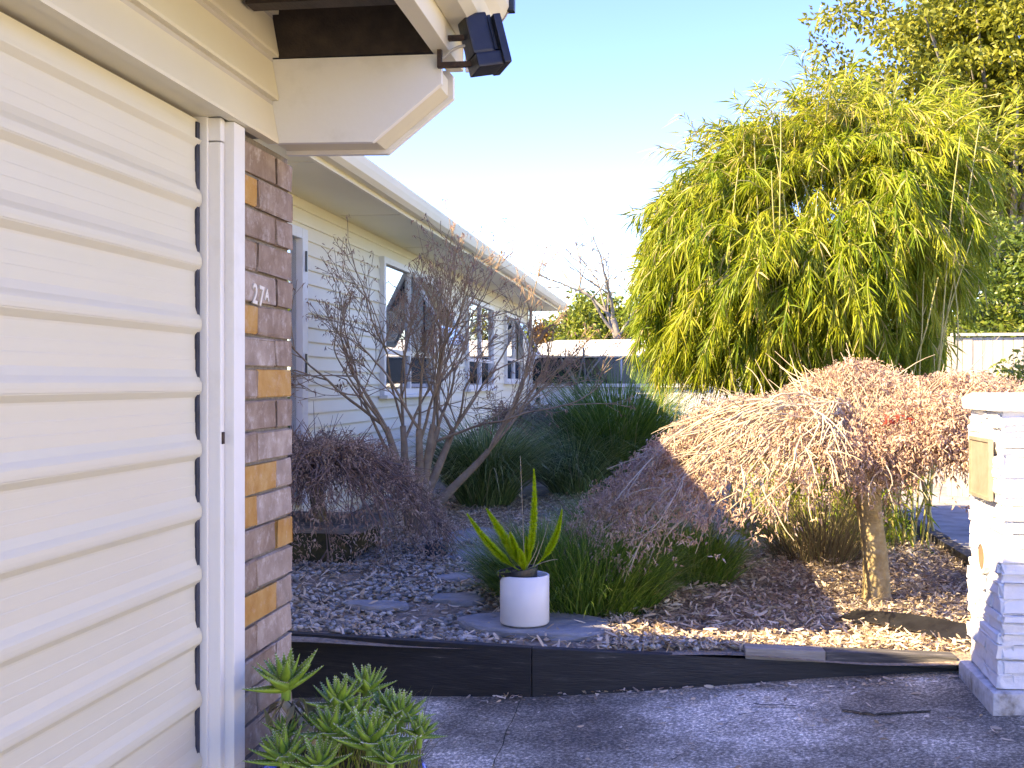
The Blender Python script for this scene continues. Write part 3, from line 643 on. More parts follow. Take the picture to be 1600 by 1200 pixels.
def chips(name, X, Y, Z, l0, l1, w0, w1, mat, label, kind='stuff', tilt=.35):
    n = len(X); a = rs.rand(n) * 6.28; el = rs.normal(size=n) * tilt
    D = np.stack([np.cos(a) * np.cos(el), np.sin(a) * np.cos(el), np.sin(el)], -1)
    L_ = rs.uniform(l0, l1, n)
    P = np.stack([X, Y, Z], -1)
    up = nrm(np.array([0, 0, 1.]) + rs.normal(size=(n, 3)) * .4); Sd = nrm(np.cross(D, up)); N_ = np.cross(Sd, D)
    w = rs.uniform(w0, w1, n)[:, None]; L2 = L_[:, None]; cv = rs.normal(size=(n, 1)) * .18
    ring = []
    for tt, ww in ((-.5, .55), (-.15, 1), (.2, .9), (.5, .4)):
        c = P + D * L2 * tt + N_ * L2 * cv * (tt * tt * 2)
        ring += [c - Sd * w * ww * .5, c + Sd * w * ww * .5]
    V = np.stack(ring, 1); o_ = np.arange(n)[:, None, None] * 8
    F = (o_ + np.array([[[0, 1, 3, 2], [2, 3, 5, 4], [4, 5, 7, 6]]])).reshape(-1, 4)
    o = link(name, mesh_np(name, V.reshape(-1, 3), F, np.repeat(rs.rand(n), 8)), mat)
    if kind: tag(o, label, 'leaf litter', kind=kind)
    return o
n = 60000; X = rs.uniform(-2.8, 1.9, n); Y = 5.16 + rs.rand(n) ** 1.35 * 7
dens = np.where(X > -.35, 1.0, .16 + .5 * smooth(6.0, 7.6, Y) + .25 * (np.sin(X * 5 + Y * 4) > .55))
yline = 5.16 + np.where(X < -.63, -.121 * (X + .634), .05 * (X + .63)) + np.where(X > .30, .09, 0)
keep = (rs.rand(n) < dens) & (Y > yline) & (~on_slab(X, Y) | (rs.rand(n) < .12))
X, Y = X[keep], Y[keep]
chips('bark_mulch', X, Y, bed_z(X, Y) + .008 + rs.rand(len(X)) ** 2 * .035, .018, .075, .004, .017, 'chip', 'tan bark chips and dead leaves covering the garden bed')
n = 420; X = rs.uniform(-1.0, 1.9, n); Y = 5.15 - rs.rand(n) ** 4 * 1.9 - .07
chips('driveway_litter', X, Y, asph_z(X, Y) + .014, .012, .05, .004, .014, 'chip', 'scattered dead leaf bits on the asphalt by the edging', tilt=.1)
# ------------------------------------------------------------------ white pot and foxtail fern
pc = np.array([-.72, 5.52]); pz = -1.166
o = MB().lathe([(.0001, .004), (.112, .004), (.119, .012), (.119, .236), (.113, .240), (.109, .236), (.109, .03), (.0001, .03)], (pc[0], pc[1], pz), 56).build('flower_pot', 'potwhite', smooth=True)
for p in o.data.polygons: p.use_smooth = True
tag(o, 'white cylindrical flower pot standing on the slate slab', 'flower pot')
ff = thing('foxtail_fern', (pc[0], pc[1], pz + .1), 'lime green foxtail fern in a tilted black nursery pot inside the white pot', 'plant')
tm = Matrix.Rotation(rad(-9), 4, 'Y')
MB().lathe([(.0001, -.02), (.075, -.02), (.094, .145), (.100, .145), (.100, .165), (.092, .165), (.089, .15), (.0001, .148)], (pc[0] - .01, pc[1], pz + .10), 40, tm).build('nursery_pot', 'plastic_black', ff, smooth=False)
MB().lathe([(.0001, .156), (.088, .151)], (pc[0] - .01, pc[1], pz + .10), 24, tm).build('soil', 'soil', ff)
def plume(p0, p1, bend, r0, seed, kfrom=.12, ns=3600):
    r = np.random.RandomState(seed); p0 = np.array(p0); p1 = np.array(p1); m = (p0 + p1) / 2 + np.array(bend)
    C = lambda t: ((1 - t) ** 2)[:, None] * p0 + (2 * t * (1 - t))[:, None] * m + (t ** 2)[:, None] * p1
    tt = np.linspace(0, 1, 14)
    stem = tubes('plume_stem', [(C(tt), .0035 - .002 * tt)], 'fern', ff, 5)
    me = stem.data
    a = me.attributes.new('rnd', 'FLOAT', 'POINT'); a.data.foreach_set('value', np.full(len(me.vertices), .4, np.float32))
    t = kfrom + (1 - kfrom) * r.rand(ns); P = C(t); T = nrm(C(np.minimum(t + .02, 1.02)) - C(t - .02))
    rad_ = r0 * np.clip((t - kfrom) / .16, .35, 1) * np.clip((1.03 - t) / .45, .12, 1) ** .7
    q = nrm(np.cross(T, r.normal(size=(ns, 3)))); D = q + T * .55
    leaves('plume', 'fern', ff, r, P, D, rad_ * r.uniform(.85, 1.25, ns), .0026, fold=.1, droop=.0)
b0 = np.array([pc[0], pc[1], pz + .255])
def pp(px, py, dd=0): return at_px(px, py, 5.52 + dd)
plume(b0 + (-.025, 0, 0), pp(730, 803, -.05), (-.0, 0, -.06), .024, 1)
plume(b0 + (-.01, .02, 0), pp(760, 795, .08), (.005, 0, .0), .026, 2)
plume(b0 + (.005, 0, .0), pp(834, 733, .0), (.035, 0, -.04), .022, 3, .10)
plume(b0 + (.02, 0, 0), pp(878, 796, .04), (.055, 0, -.06), .022, 4, .25)
plume(b0 + (0, -.02, 0), pp(797, 832, -.08), (-.01, 0, .0), .024, 5)
plume(b0 + (.005, -.03, 0), pp(812, 858, -.1), (.0, 0, .0), .024, 6, .1, 2200)
plume(b0 + (.01, .02, 0), pp(822, 838, .05), (.01, 0, .0), .022, 7, .1, 2200)
plume(b0 + (-.01, .02, 0), pp(776, 820, .1), (-.01, 0, .0), .022, 8, .1, 2200)
def dry(p0, p1, bend):
    t = np.linspace(0, 1, 10); p0, p1 = np.array(p0), np.array(p1); m = (p0 + p1) / 2 + np.array(bend)
    return (((1 - t) ** 2)[:, None] * p0 + (2 * t * (1 - t))[:, None] * m + (t ** 2)[:, None] * p1, .0022 - .0012 * t)
tubes('dry_stalk', [dry(b0, pp(813, 712), (.0, 0, 0)), dry(b0 + (.03, 0, 0), pp(857, 815), (.02, 0, .02)), dry(b0, pp(872, 874), (.03, 0, .03)), dry(b0, pp(842, 845), (.02, 0, .0))], 'twig', ff, 4)
r_ = np.random.RandomState(4); q = 70
leaves('clover', 'weed', ff, r_, np.array([-.80, 5.47, pz + .245]) + r_.normal(size=(q, 3)) * (.018, .02, .006), r_.normal(size=(q, 3)) + (0, 0, .5), .018, .012)
# ------------------------------------------------------------------ potted aloe
ac = np.array([-.865, 2.93]); az_ = -1.02
al = thing('potted_aloe', (ac[0], ac[1], -1.56), 'crowded spiny green aloes with weeds in a blue glazed pot by the brick pillar', 'potted plant')
gz = asph_z(ac[0], ac[1])
MB().lathe([(.0001, gz - az_), (.13, gz - az_), (.20, -.10), (.222, -.02), (.222, 0), (.208, 0), (.20, -.03), (.0001, -.03)], (ac[0], ac[1], az_), 44).build('pot', 'bluepot', al, smooth=True)
MB().lathe([(.0001, .075), (.12, .05), (.2055, -.02)], (ac[0], ac[1], az_), 30).build('soil', 'soil', al, smooth=True)
def aloe_leaf():
    n = 9; V = []; F = []; T = []
    for i in range(n):
        t = i / (n - 1); w = .0185 * (1 - t ** 1.6) * (.8 + .5 * t * (1 - t) * 2) + .0004; th = .010 * (1 - t) + .0008; y = .105 * t; zc = .016 * t ** 2
        V += [(-w, y, zc + .35 * w), (-w * .5, y, zc + .02 * w), (0, y, zc - .0 * w), (w * .5, y, zc + .02 * w), (w, y, zc + .35 * w), (w * .5, y, zc - th * .8), (0, y, zc - th * 1.1), (-w * .5, y, zc - th * .8)]
    for i in range(n - 1):
        for j in range(8): F.append((i * 8 + j, i * 8 + (j + 1) % 8, i * 8 + 8 + (j + 1) % 8, i * 8 + 8 + j))
    F += [tuple(range(7, -1, -1)), tuple(range(8 * n - 8, 8 * n))]
    me = MB().add(V, F).mesh('leaf'); me.materials.append(M['aloe']); me.polygons.foreach_set('use_smooth', np.ones(len(me.polygons), bool))
    tb = MB()
    for s in (-1, 1):
        for k in range(11):
            t = .08 + .085 * k; w = .0185 * (1 - t ** 1.6) * (.8 + .5 * t * (1 - t) * 2); y = .105 * t; zc = .016 * t ** 2 + .35 * w; x = s * w
            tb.add([(x - s * .001, y - .0016, zc), (x - s * .001, y + .0022, zc), (x - s * .001, y, zc + .0016), (x + s * .0042, y + .0018, zc + .0012)], [(0, 1, 3), (1, 2, 3), (2, 0, 3)])
    tm_ = tb.mesh('teeth'); tm_.materials.append(M['tooth'])
    # teeth belong to the leaf: join them as a second material
    nv = len(me.vertices); v = [tuple(q.co) for q in me.vertices] + [tuple(q.co) for q in tm_.vertices]
    f = [tuple(p.vertices) for p in me.polygons] + [tuple(i + nv for i in p.vertices) for p in tm_.polygons]; nf = len(me.polygons)
    out = bpy.data.meshes.new('leaf'); out.from_pydata(v, [], f); out.materials.append(M['aloe']); out.materials.append(M['tooth'])
    for i, p in enumerate(out.polygons): p.use_smooth = i < nf; p.material_index = 0 if i < nf else 1
    return out
AL = aloe_leaf()
def rosette(c, s, n, seed, tilt=(0, 0)):
    r = random.Random(seed)
    base = Matrix.Translation(c) @ Matrix.Rotation(tilt[0], 4, 'X') @ Matrix.Rotation(tilt[1], 4, 'Y')
    core = MB().lathe([(.0001, -.03), (.010 * s, -.03), (.012 * s, .01), (.0001, .02)], tuple(c), 10).build('aloe_rosette', 'aloe', al)
    for i in range(n):
        t = i / n; el = rad(8 + 66 * t + r.uniform(-6, 6)); a = i * 2.4 + r.uniform(-.2, .2); sc = s * (1.0 - .45 * t) * r.uniform(.88, 1.1)
        m = base @ Matrix.Rotation(a, 4, 'Z') @ Matrix.Rotation(el, 4, 'X') @ Matrix.Scale(sc, 4) 
        link('leaf', AL, None, core, matrix=base @ Matrix.Translation((0, 0, .012 * t * s)) @ Matrix.Rotation(a, 4, 'Z') @ Matrix.Rotation(el, 4, 'X') @ Matrix.Scale(sc, 4))
def ap(px, py, d): return Vector(at_px(px, py, d))
tubes('old_stem', [(np.array([ap(440, 1092, 2.93), ap(470, 1130, 2.92), ap(510, 1195, 2.93)]), np.array([.013, .016, .02]))], 'twig', al, 8)
for (px, py, d, s, n, sd, tl) in [(447, 1075, 2.92, 1.0, 17, 1, (.1, -.1)), (528, 1105, 2.92, .85, 13, 2, (.0, .1)), (572, 1080, 3.02, .75, 12, 3, (0, 0)), (520, 1150, 2.84, .9, 13, 4, (.1, 0)),
        (580, 1165, 2.80, 1.0, 14, 5, (.15, .1)), (625, 1125, 2.96, .8, 12, 6, (0, .25)), (448, 1150, 2.86, .6, 10, 7, (0, -.2)), (445, 1190, 2.78, .9, 12, 8, (.1, -.2)), (500, 1200, 2.74, .8, 12, 9, (.2, 0)),
        (655, 1150, 2.92, .62, 10, 10, (0, .4)), (475, 1135, 2.95, .55, 9, 11, (0, 0)), (610, 1190, 2.76, .7, 11, 12, (.2, .2)), (555, 1125, 2.90, .7, 11, 13, (0, 0)), (600, 1110, 3.0, .7, 11, 14, (0, .2))]:
    rosette(ap(px, py, d), s * 1.2, n + 8, sd, tl)
rs = np.random.RandomState(21); n = 520
a = rs.rand(n) * 6.28; q = rs.rand(n) ** .5 * .20; P = np.stack([ac[0] + q * np.cos(a) * .9 + .03, ac[1] + q * np.sin(a), az_ + .07 - .35 * q], -1)
blades('weeds', 'weed', al, rs, P, rs.rand(n) * 6.28, rs.uniform(.06, .19, n), rs.uniform(0, .3, n), rs.uniform(.2, 1.3, n), np.full(n, .0035))
n = 90; a = rs.rand(n) * 6.28; P = np.stack([ac[0] + .17 * np.cos(a) + .03, ac[1] + .17 * np.sin(a), np.full(n, az_ + .01)], -1)
blades('dry_weeds', 'drygrass', al, rs, P, a + rs.normal(size=n) * .7, rs.uniform(.10, .26, n), rs.uniform(.2, .7, n), rs.uniform(.6, 2.2, n), np.full(n, .0025))
p = np.array(ap(450, 1095, 2.90)); n = 16
leaves('dead_leaf', 'drygrass', al, rs, p + rs.normal(size=(n, 3)) * (.025, .02, .012), np.stack([rs.normal(size=n), rs.normal(size=n), rs.uniform(-1.1, -.1, n)], -1), .085, .018, droop=.25)
# ------------------------------------------------------------------ grass clumps
def clump(name, c, n, L0, L1, spread, mat, seed, label, th=(.0, .9), bend=(.5, 1.6), w=.007, group='grass clumps'):
    r = np.random.RandomState(seed); a = r.rand(n) * 6.28; q = r.rand(n) ** .6 * spread
    P = np.stack([c[0] + q * np.cos(a), c[1] + q * np.sin(a), np.full(n, c[2])], -1)
    t0 = th[0] + (th[1] - th[0]) * (q / spread) * r.uniform(.4, 1, n)
    o = blades(name, mat, None, r, P, a + r.normal(size=n) * .5, r.uniform(L0, L1, n), t0, r.uniform(*bend, n), np.full(n, w) * r.uniform(.7, 1.2, n), 6)
    return tag(o, label, 'grass', group)
clump('grass_clump', (-1.80, 10.9, -1.2), 3000, .75, 1.2, .22, 'grassdark', 1, 'dark arching grass clump at the foot of the bare maple', (.0, .7), (.9, 2.3), .010)
clump('grass_clump', (-.62, 12.6, -1.2), 2600, 1.1, 1.75, .25, 'grassgreen', 2, 'tall fountain of green grass in front of the white van', (.0, .75), (.5, 1.7), .011)
clump('grass_clump', (-1.05, 12.1, -1.2), 1500, .8, 1.35, .22, 'grassdark', 22, 'blue-green grass clump drooping over the path below the tall grass', (.1, .9), (.9, 2.2), .010)
clump('grass_clump', (-.47, 6.15, -1.2), 4200, .28, .56, .36, 'grassgreen', 3, 'low lush green grass clump right behind the white pot', (.0, .9), (.4, 1.6), .006)
clump('grass_clump', (-.72, 6.40, -1.2), 2600, .30, .52, .28, 'grassgreen', 33, 'low green grass clump behind the foxtail fern', (.0, .9), (.4, 1.5), .006)
clump('grass_clump', (.10, 6.95, -1.2), 1500, .26, .50, .22, 'grassgreen', 4, 'small green and straw coloured grass clump under the weeping branches', (.0, .9), (.4, 1.6), .006)
clump('grass_clump', (-.35, 7.7, -1.2), 1600, .35, .65, .28, 'grassgreen', 5, 'green grass clump peeping out left of the weeping maple', (.0, .9), (.4, 1.6), .006)
clump('grass_clump', (-1.35, 14.2, -1.2), 1700, .7, 1.1, .35, 'drygrass', 6, 'dry grey-brown tussock beyond the dark grass clump', (.0, .9), (.3, 1.3), .008)
clump('grass_clump', (.95, 7.9, -1.2), 700, .3, .7, .3, 'drygrass', 7, 'straw coloured tuft in the shade behind the maple trunk', (.0, .9), (.3, 1.5), .006)
# ------------------------------------------------------------------ trees
def arc(p, d, L, bend, n, r0, r1, rng, jit=.03):
    P = [np.array(p, float)]; d = np.array(d, float)
    for i in range(n):
        d = d + np.array(bend) / n + rng.normal(size=3) * jit; d = d / np.linalg.norm(d); P.append(P[-1] + d * L / n)
    return np.array(P), np.linspace(r0, r1, n + 1), d
def grow(paths, tips, rng, p, d, L, r, depth, up=.15, spread=.55, n=5, kids=(2, 3), shrink=.72):
    P, R_, dd = arc(p, d, L, (0, 0, up), n, r, r * .66, rng, .07)
    paths.append((P, R_))
    if depth == 0: tips.append((P[-1], dd)); return
    for k in range(rng.randint(kids[0], kids[1] + 1)):
        i = n if k == 0 else rng.randint(max(1, n // 2), n + 1)
        q = nrm(dd + rng.normal(size=3) * spread * (.5 if k == 0 else 1))
        grow(paths, tips, rng, P[i], q, L * shrink * rng.uniform(.75, 1.15), r * (.64 if k == 0 else .5), depth - 1, up, spread, n, kids, shrink)
# bare upright maple by the house
rng = np.random.RandomState(8)
bt = thing('bare_maple', (-2.05, 8.8, -1.2), 'nearly leafless vase-shaped maple in front of the house windows', 'tree')
paths, tips = [], []
trunk = []
base = np.array([-2.03, 8.8, -1.2])
for (ex, ey, ez) in ((-.36, -.15, .85), (-.16, .3, .95), (.08, -.1, 1.0), (.34, .1, .95), (.64, .25, .76), (.92, -.05, .66), (.2, -.40, .85)):
    d = nrm(np.array([ex, ey, ez])); P, R_, dd = arc(base + rng.normal(size=3) * (.03, .03, 0), nrm(np.array([ex * .5, ey * .5, 1.])), .88, d * .8, 7, .048, .023, rng, .06)
    trunk.append((P, R_))
    for k in range(3): grow(paths, tips, rng, P[-1 - (k == 2)], nrm(dd + rng.normal(size=3) * .30 + (0, 0, .05)), .57 * rng.uniform(.8, 1.2), .0130, 4, .12, .36, 5, (2, 4), .70)
tubes('trunk', [(np.array([base + (0, 0, -.05), base + (.0, 0, .12), base + (.01, 0, .3)]), np.array([.075, .06, .05]))] + trunk, 'baretwig', bt, 8)
fine = []
for P, R_ in paths: fine.append((P, np.maximum(R_, .0021)))
tubes('branches', fine, 'baretwig', bt, 4)
ti = [t_ for t_ in tips if rng.rand() < .6]; P = np.repeat(np.array([t_[0] for t_ in ti]), 3, 0); n = len(P)
leaves('withered_leaves', 'deadleaf2', bt, rng, P + rng.normal(size=(n, 3)) * .012, rng.normal(size=(n, 3)) + (0, 0, -.8), .038, .009)
lo = [P_[-1] + np.array(o_) for P_, R_ in trunk[:2] for o_ in ((-.35, -.1, .1),)]
for q in ((-2.61, 8.77, -.02), (-2.52, 8.7, .13)):
    P = np.repeat(np.array([q]), 16, 0); n = len(P)
    leaves('leaf_cluster', 'deadleaf2', bt, rng, P + rng.normal(size=(n, 3)) * .025, rng.normal(size=(n, 3)) * .6 + (0, 0, -1), .06, .012)
tubes('low_branch', [(np.array([(-2.12, 8.8, -.75), (-2.25, 8.78, -.5), (-2.38, 8.77, -.22), (-2.55, 8.75, .02), (-2.72, 8.72, .08)]), np.array([.018, .014, .010, .006, .002])),
    (np.array([(-2.38, 8.77, -.22), (-2.5, 8.74, .1), (-2.56, 8.7, .3)]), np.array([.008, .005, .002]))], 'baretwig', bt, 5)

def weeping(name, base, head, reach, zprof, nb, ncl, seed, label, leafmat_, barkmat, twigmat, tr=.07, nl=8, L=.036, lw=.011, bare=None, red=False, thick=.12, fans=None):
    """umbrella-shaped weeping maple: reach(az) in metres, zprof(az, s) canopy height above head"""
    rng = np.random.RandomState(seed); base = np.array(base, float); head = np.array(head, float)
    t = thing(name, tuple(base), label, 'tree', 'weeping maples')
    k = 9; tt = np.linspace(0, 1, k)[:, None]; P = base + (head - base) * tt; P[:, 0] += .012 * np.sin(tt[:, 0] * 5); R_ = tr * (1.0 + .25 * (1 - tt[:, 0]) ** 4 + .35 * np.maximum(tt[:, 0] - .82, 0) / .18 * .5)
    tubes('trunk', [(P, R_)], 'trunkbark', t, 14)
    limbs, tw = [], []
    for i in range(nb):
        a = 6.283 * (i + rng.rand()) / nb; Rr = reach(a) * rng.uniform(.55, 1.0); s = np.linspace(0, 1, 11)
        aa = a + np.cumsum(rng.normal(size=11) * .045); rr = Rr * s
        off = rng.uniform(.07, .2)
        z = head[2] + np.array([zprof(a, x * Rr / reach(a)) for x in s]) * np.clip(s * 4, 0, 1) - off * np.clip(s * 3, 0, 1) + np.cumsum(rng.normal(size=11)) * .010
        Q = np.stack([head[0] + rr * np.cos(aa), head[1] + rr * np.sin(aa), z], -1)
        big = i % 5 == 0
        limbs.append((Q, np.linspace(.021 if big else .009, .0022, 11)))
        for j in range(9):
            u = rng.randint(3, 10); ln = rng.uniform(.12, .36); dirn = nrm(Q[u + 1] - Q[u - 1] + rng.normal(size=3) * .08) if u < 10 else nrm(Q[10] - Q[9])
            p, r, _ = arc(Q[u], dirn + rng.normal(size=3) * .35, ln, (0, 0, -.9 * rng.rand()), 5, .0042, .0013, rng, .10)
            tw.append((p, r))
    if fans:      # long bare limbs sweeping down over the canopy on one side
        for i in range(fans[2]):
            a = rng.uniform(fans[0], fans[1]); Rr = reach(a) * rng.uniform(.55, .98); s0 = rng.uniform(.12, .5); s = np.linspace(s0, 1, 12)
            aa = a + np.cumsum(rng.normal(size=12) * .05) + (s - s0) * rng.normal() * .25; off = rng.uniform(-.02, .09)
            z = head[2] + np.array([zprof(a, x * Rr / reach(a)) for x in s]) - off + np.cumsum(rng.normal(size=12)) * .013
            Q = np.stack([head[0] + Rr * s * np.cos(aa), head[1] + Rr * s * np.sin(aa), z], -1); big = rng.rand() < .3
            tw.append((Q, np.linspace(.0135 if big else .007, .002, 12)))
            for j in range(5):
                u = rng.randint(3, 11); p, r, _ = arc(Q[u], nrm(Q[min(u + 1, 11)] - Q[u - 1]) + rng.normal(size=3) * .35, rng.uniform(.12, .35), (0, 0, -.9 * rng.rand()), 5, .0042, .0014, rng, .10); tw.append((p, r))
    tubes('limbs', limbs, barkmat, t, 6); tubes('twigs', tw, twigmat, t, 5)
    C = []
    while len(C) < ncl:
        a = rng.rand() * 6.283; s = rng.rand() ** .5
        if bare and bare(a, s, rng): continue
        Rr = reach(a) * s * rng.uniform(.95, 1.06)
        C.append((head[0] + Rr * math.cos(a), head[1] + Rr * math.sin(a), head[2] + zprof(a, s) - abs(rng.normal()) * thick + .02 * math.sin(a * 9 + s * 14)))
    C = np.array(C); Pn = np.repeat(C, nl, 0); n = len(Pn)
    rv = np.clip(np.repeat(rng.rand(ncl), nl) * .6 + rng.rand(n) * .36, 0, .955)
    leaves('leaves', leafmat_, t, rng, Pn + rng.normal(size=(n, 3)) * .014, rng.normal(size=(n, 3)) + (0, 0, -.45), L * rng.uniform(.6, 1.25, n), lw, fold=.5, droop=.35, rnd=rv)
    if red:
        q = np.repeat(np.array([at_px(x, y, 5.75) for x, y in ((1385, 655), (1398, 660), (1420, 655), (1445, 672), (1465, 665), (1362, 692))]), 7, 0); n = len(q)
        leaves('red_leaves', leafmat_, t, rng, q + rng.normal(size=(n, 3)) * .02, rng.normal(size=(n, 3)), .04, .012, rnd=np.ones(n))
    return t
def lerp_az(vals):
    # values around the compass from +X over +Y
    m = len(vals)
    def f(a):
        q = (a % 6.28318) / 6.28318 * m; i = int(q) % m; t = q - int(q); t = t * t * (3 - 2 * t)
        return vals[i] * (1 - t) + vals[(i + 1) % m] * t
    return f
rea = lerp_az((1.15, 1.35, 1.4, 1.55, 1.72, 1.35, .62, .75)); dro = lerp_az((.46, .28, .22, .75, 1.0, .66, .20, .34)); ris = lerp_az((.70, .74, .76, .70, .66, .60, .52, .60))
weeping('weeping_maple', (1.075, 6.45, -1.23), (1.05, 6.5, -.56), rea, lambda a, s: ris(a) * (1 - math.exp(-s * 5)) + .04 * math.sin(a * 5) - dro(a) * s ** 2.2 * 1.05, 130, 14500, 5,
        'large umbrella-shaped weeping maple with dry tan leaves on a pale trunk by the letterbox', 'deadleaf', 'bark', 'twig', .066, 8, .029, .0095, fans=(3.10, 4.25, 46),
        bare=lambda a, s, r: (3.35 < a < 4.65 and s > .22 and r.rand() < .66), red=True)
rea2 = lerp_az((.98, .8, .9, .8)); dro2 = lerp_az((.80, .5, .5, .78))
weeping('weeping_maple', (-2.42, 7.62, -1.22), (-2.42, 7.62, -.62), rea2, lambda a, s: .40 * (1 - math.exp(-s * 5)) - dro2(a) * s ** 2, 150, 1900, 9,
        'low weeping maple with dark brown leaves between the brick pillar and the house', 'deadleaf', 'redtwig', 'redtwig', .05, 7, .028, .009,
        bare=lambda a, s, r: s > .5 and r.rand() < .35)
rea3 = lerp_az((.8, .7, .8, .6))
weeping('weeping_maple', (-1.75, 13.9, -1.22), (-1.75, 13.9, -.45), rea3, lambda a, s: .30 * (1 - math.exp(-s * 5)) - .5 * s ** 2, 70, 500, 10,
        'grey twiggy weeping maple far back beside the house wall', 'deadleaf2', 'bark', 'redtwig', .04, 6)
# small lichen grey bare shrub before the van
rng = np.random.RandomState(31); bs = thing('bare_shrub', (-1.15, 15.2, -1.2), 'small grey leafless shrub standing in front of the white van', 'shrub')
paths, tips = [], []
for k in range(4):
    grow(paths, tips, rng, np.array([-1.15, 15.2, -1.22]), nrm(np.array([rng.normal() * .35, rng.normal() * .3, 1])), .8, .04, 3, .1, .5, 5, (2, 3), .68)
tubes('branches', [(P, np.maximum(R_, .005)) for P, R_ in paths], 'treebark', bs, 5)
ti = [t_[0] for t_ in tips if rng.rand() < .2]
if ti: leaves('withered_leaves', 'deadleaf2', bs, rng, np.repeat(np.array(ti), 4, 0), rng.normal(size=(len(ti) * 4, 3)), .06, .02)
# ------------------------------------------------------------------ bamboo
rng = np.random.RandomState(14)
bb = thing('bamboo', (1.3, 9.1, -1.2), 'huge yellow-green bamboo clump towering behind the weeping maple', 'bamboo')
polypx = [(985, 450), (992, 330), (1060, 255), (1140, 195), (1170, 170), (1215, 190), (1275, 130), (1335, 155), (1400, 165), (1480, 145), (1562, 185), (1575, 215), (1535, 330), (1525, 430), (1495, 500), (1490, 570), (1400, 610), (1150, 610), (1085, 600), (1045, 560), (1015, 490)]
poly = np.array([(((x - 800) / 200 * .99 - 1.262), (597 - y) / 200) for x, y in polypx])
def inpoly(x, z):
    c = np.zeros(len(x), bool); j = len(poly) - 1
    for i in range(len(poly)):
        a, b = poly[i], poly[j]
        c ^= ((a[1] > z) != (b[1] > z)) & (x < (b[0] - a[0]) * (z - a[1]) / (b[1] - a[1] + 1e-9) + a[0]); j = i
    return c
def edged(x, z):
    d = np.full(len(x), 9.)
    for i in range(len(poly)):
        a = poly[i]; b = poly[(i + 1) % len(poly)]; ab = b - a
        t = np.clip(((x - a[0]) * ab[0] + (z - a[1]) * ab[1]) / (ab @ ab), 0, 1)
        d = np.minimum(d, np.hypot(x - a[0] - t * ab[0], z - a[1] - t * ab[1]))
    return d
N0 = 16000; x = rng.uniform(-.5, 2.7, N0); z = rng.uniform(-.1, 2.45, N0); k = inpoly(x, z); x, z = x[k], z[k]
e = edged(x, z); half = 1.15 * np.sqrt(np.clip(e / .9, .02, 1)); 
y = 9.15 + half * np.sign(rng.normal(size=len(x))) * (1 - rng.rand(len(x)) ** 2 * .55)
# culms
base = np.array([1.25, 9.2, -1.25]); culms = []; nod = []
for i in range(95):
    j = rng.randint(len(x)); tip = np.array([x[j], y[j], z[j] + .25 * rng.rand()])
    b = base + np.array([rng.normal() * .38, rng.normal() * .30, 0]); t = np.linspace(0, 1, 12)[:, None]
    ctrl = np.array([b[0] * .55 + tip[0] * .45, b[1] * .55 + tip[1] * .45, max(tip[2], .6) * .9 + .35])
    P = (1 - t) ** 2 * b + 2 * t * (1 - t) * ctrl + t ** 2 * tip; culms.append((P, np.linspace(.011, .003, 12)))
tubes('culms', culms, 'culm', bb, 6)
# foliage: arching branchlets that droop, each carrying leaves along its length
ns_ = 3900; j = rng.permutation(len(x))[:ns_]
gapf = np.sin(x * 4.1 + z * 3.3 + 1) + np.sin(z * 4.7 - x * 2.6)
j = np.array([i for i in j if rng.rand() < .70 + .30 * gapf[i]])
sp = []; LP, LD, LR = [], [], []
for i in j:
    p = np.array([1.15 + (x[i] - 1.15) * (.83 if x[i] < 1.15 else .64), 9.15 + (y[i] - 9.15) * rng.uniform(.55, .9), z[i] * .90 + .0])
    o_ = np.array([(p[0] - 1.2) * .7, (p[1] - 9.15) * .7, .0]); o_ = nrm(o_ + rng.normal(size=3) * .35) 
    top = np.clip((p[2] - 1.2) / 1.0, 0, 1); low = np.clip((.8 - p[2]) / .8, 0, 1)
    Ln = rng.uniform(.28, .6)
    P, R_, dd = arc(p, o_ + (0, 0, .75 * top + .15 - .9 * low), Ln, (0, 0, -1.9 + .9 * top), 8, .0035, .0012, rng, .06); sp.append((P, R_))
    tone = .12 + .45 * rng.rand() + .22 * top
    if P[-1][2] < (.0 if P[-1][0] < .6 else -.45): continue
    for u in range(1, 9):
        d_ = P[u] - P[u - 1]
        for q in range(8): LP.append(P[u] - d_ * rng.rand()); LD.append(nrm(d_) * .8); LR.append(tone)
tubes('spray_stems', sp, 'culm', bb, 3)['kind'] = 'stuff'
P = np.array(LP); n = len(P); Dv = np.array(LD) + rng.normal(size=(n, 3)) * .46 + (0, 0, -.32)
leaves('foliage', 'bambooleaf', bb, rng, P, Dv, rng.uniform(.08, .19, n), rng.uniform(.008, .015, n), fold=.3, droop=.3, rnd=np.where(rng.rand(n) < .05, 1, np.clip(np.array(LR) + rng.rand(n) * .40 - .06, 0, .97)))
fc = []
for i in range(22):   # pale slender culms showing here and there on the near face
    x0 = rng.uniform(.7, 1.9); x1 = x0 + (x0 - 1.2) * rng.uniform(.1, .9) + rng.normal() * .12; t = np.linspace(0, 1, 12)[:, None]; zt = rng.uniform(.5, 1.9)
    P = np.array([x0, 8.75, -1.2]) * (1 - t) + np.array([x1, 8.15 + .35 * rng.rand(), zt]) * t + np.array([rng.normal() * .10, -.12, .0]) * np.sin(t * 3.14)
    P += np.cumsum(rng.normal(size=(12, 3)) * .006, 0); fc.append((P, np.linspace(.0085, .0035, 12)))
for c in fc: tubes('culm', [c], 'culm', bb, 6)
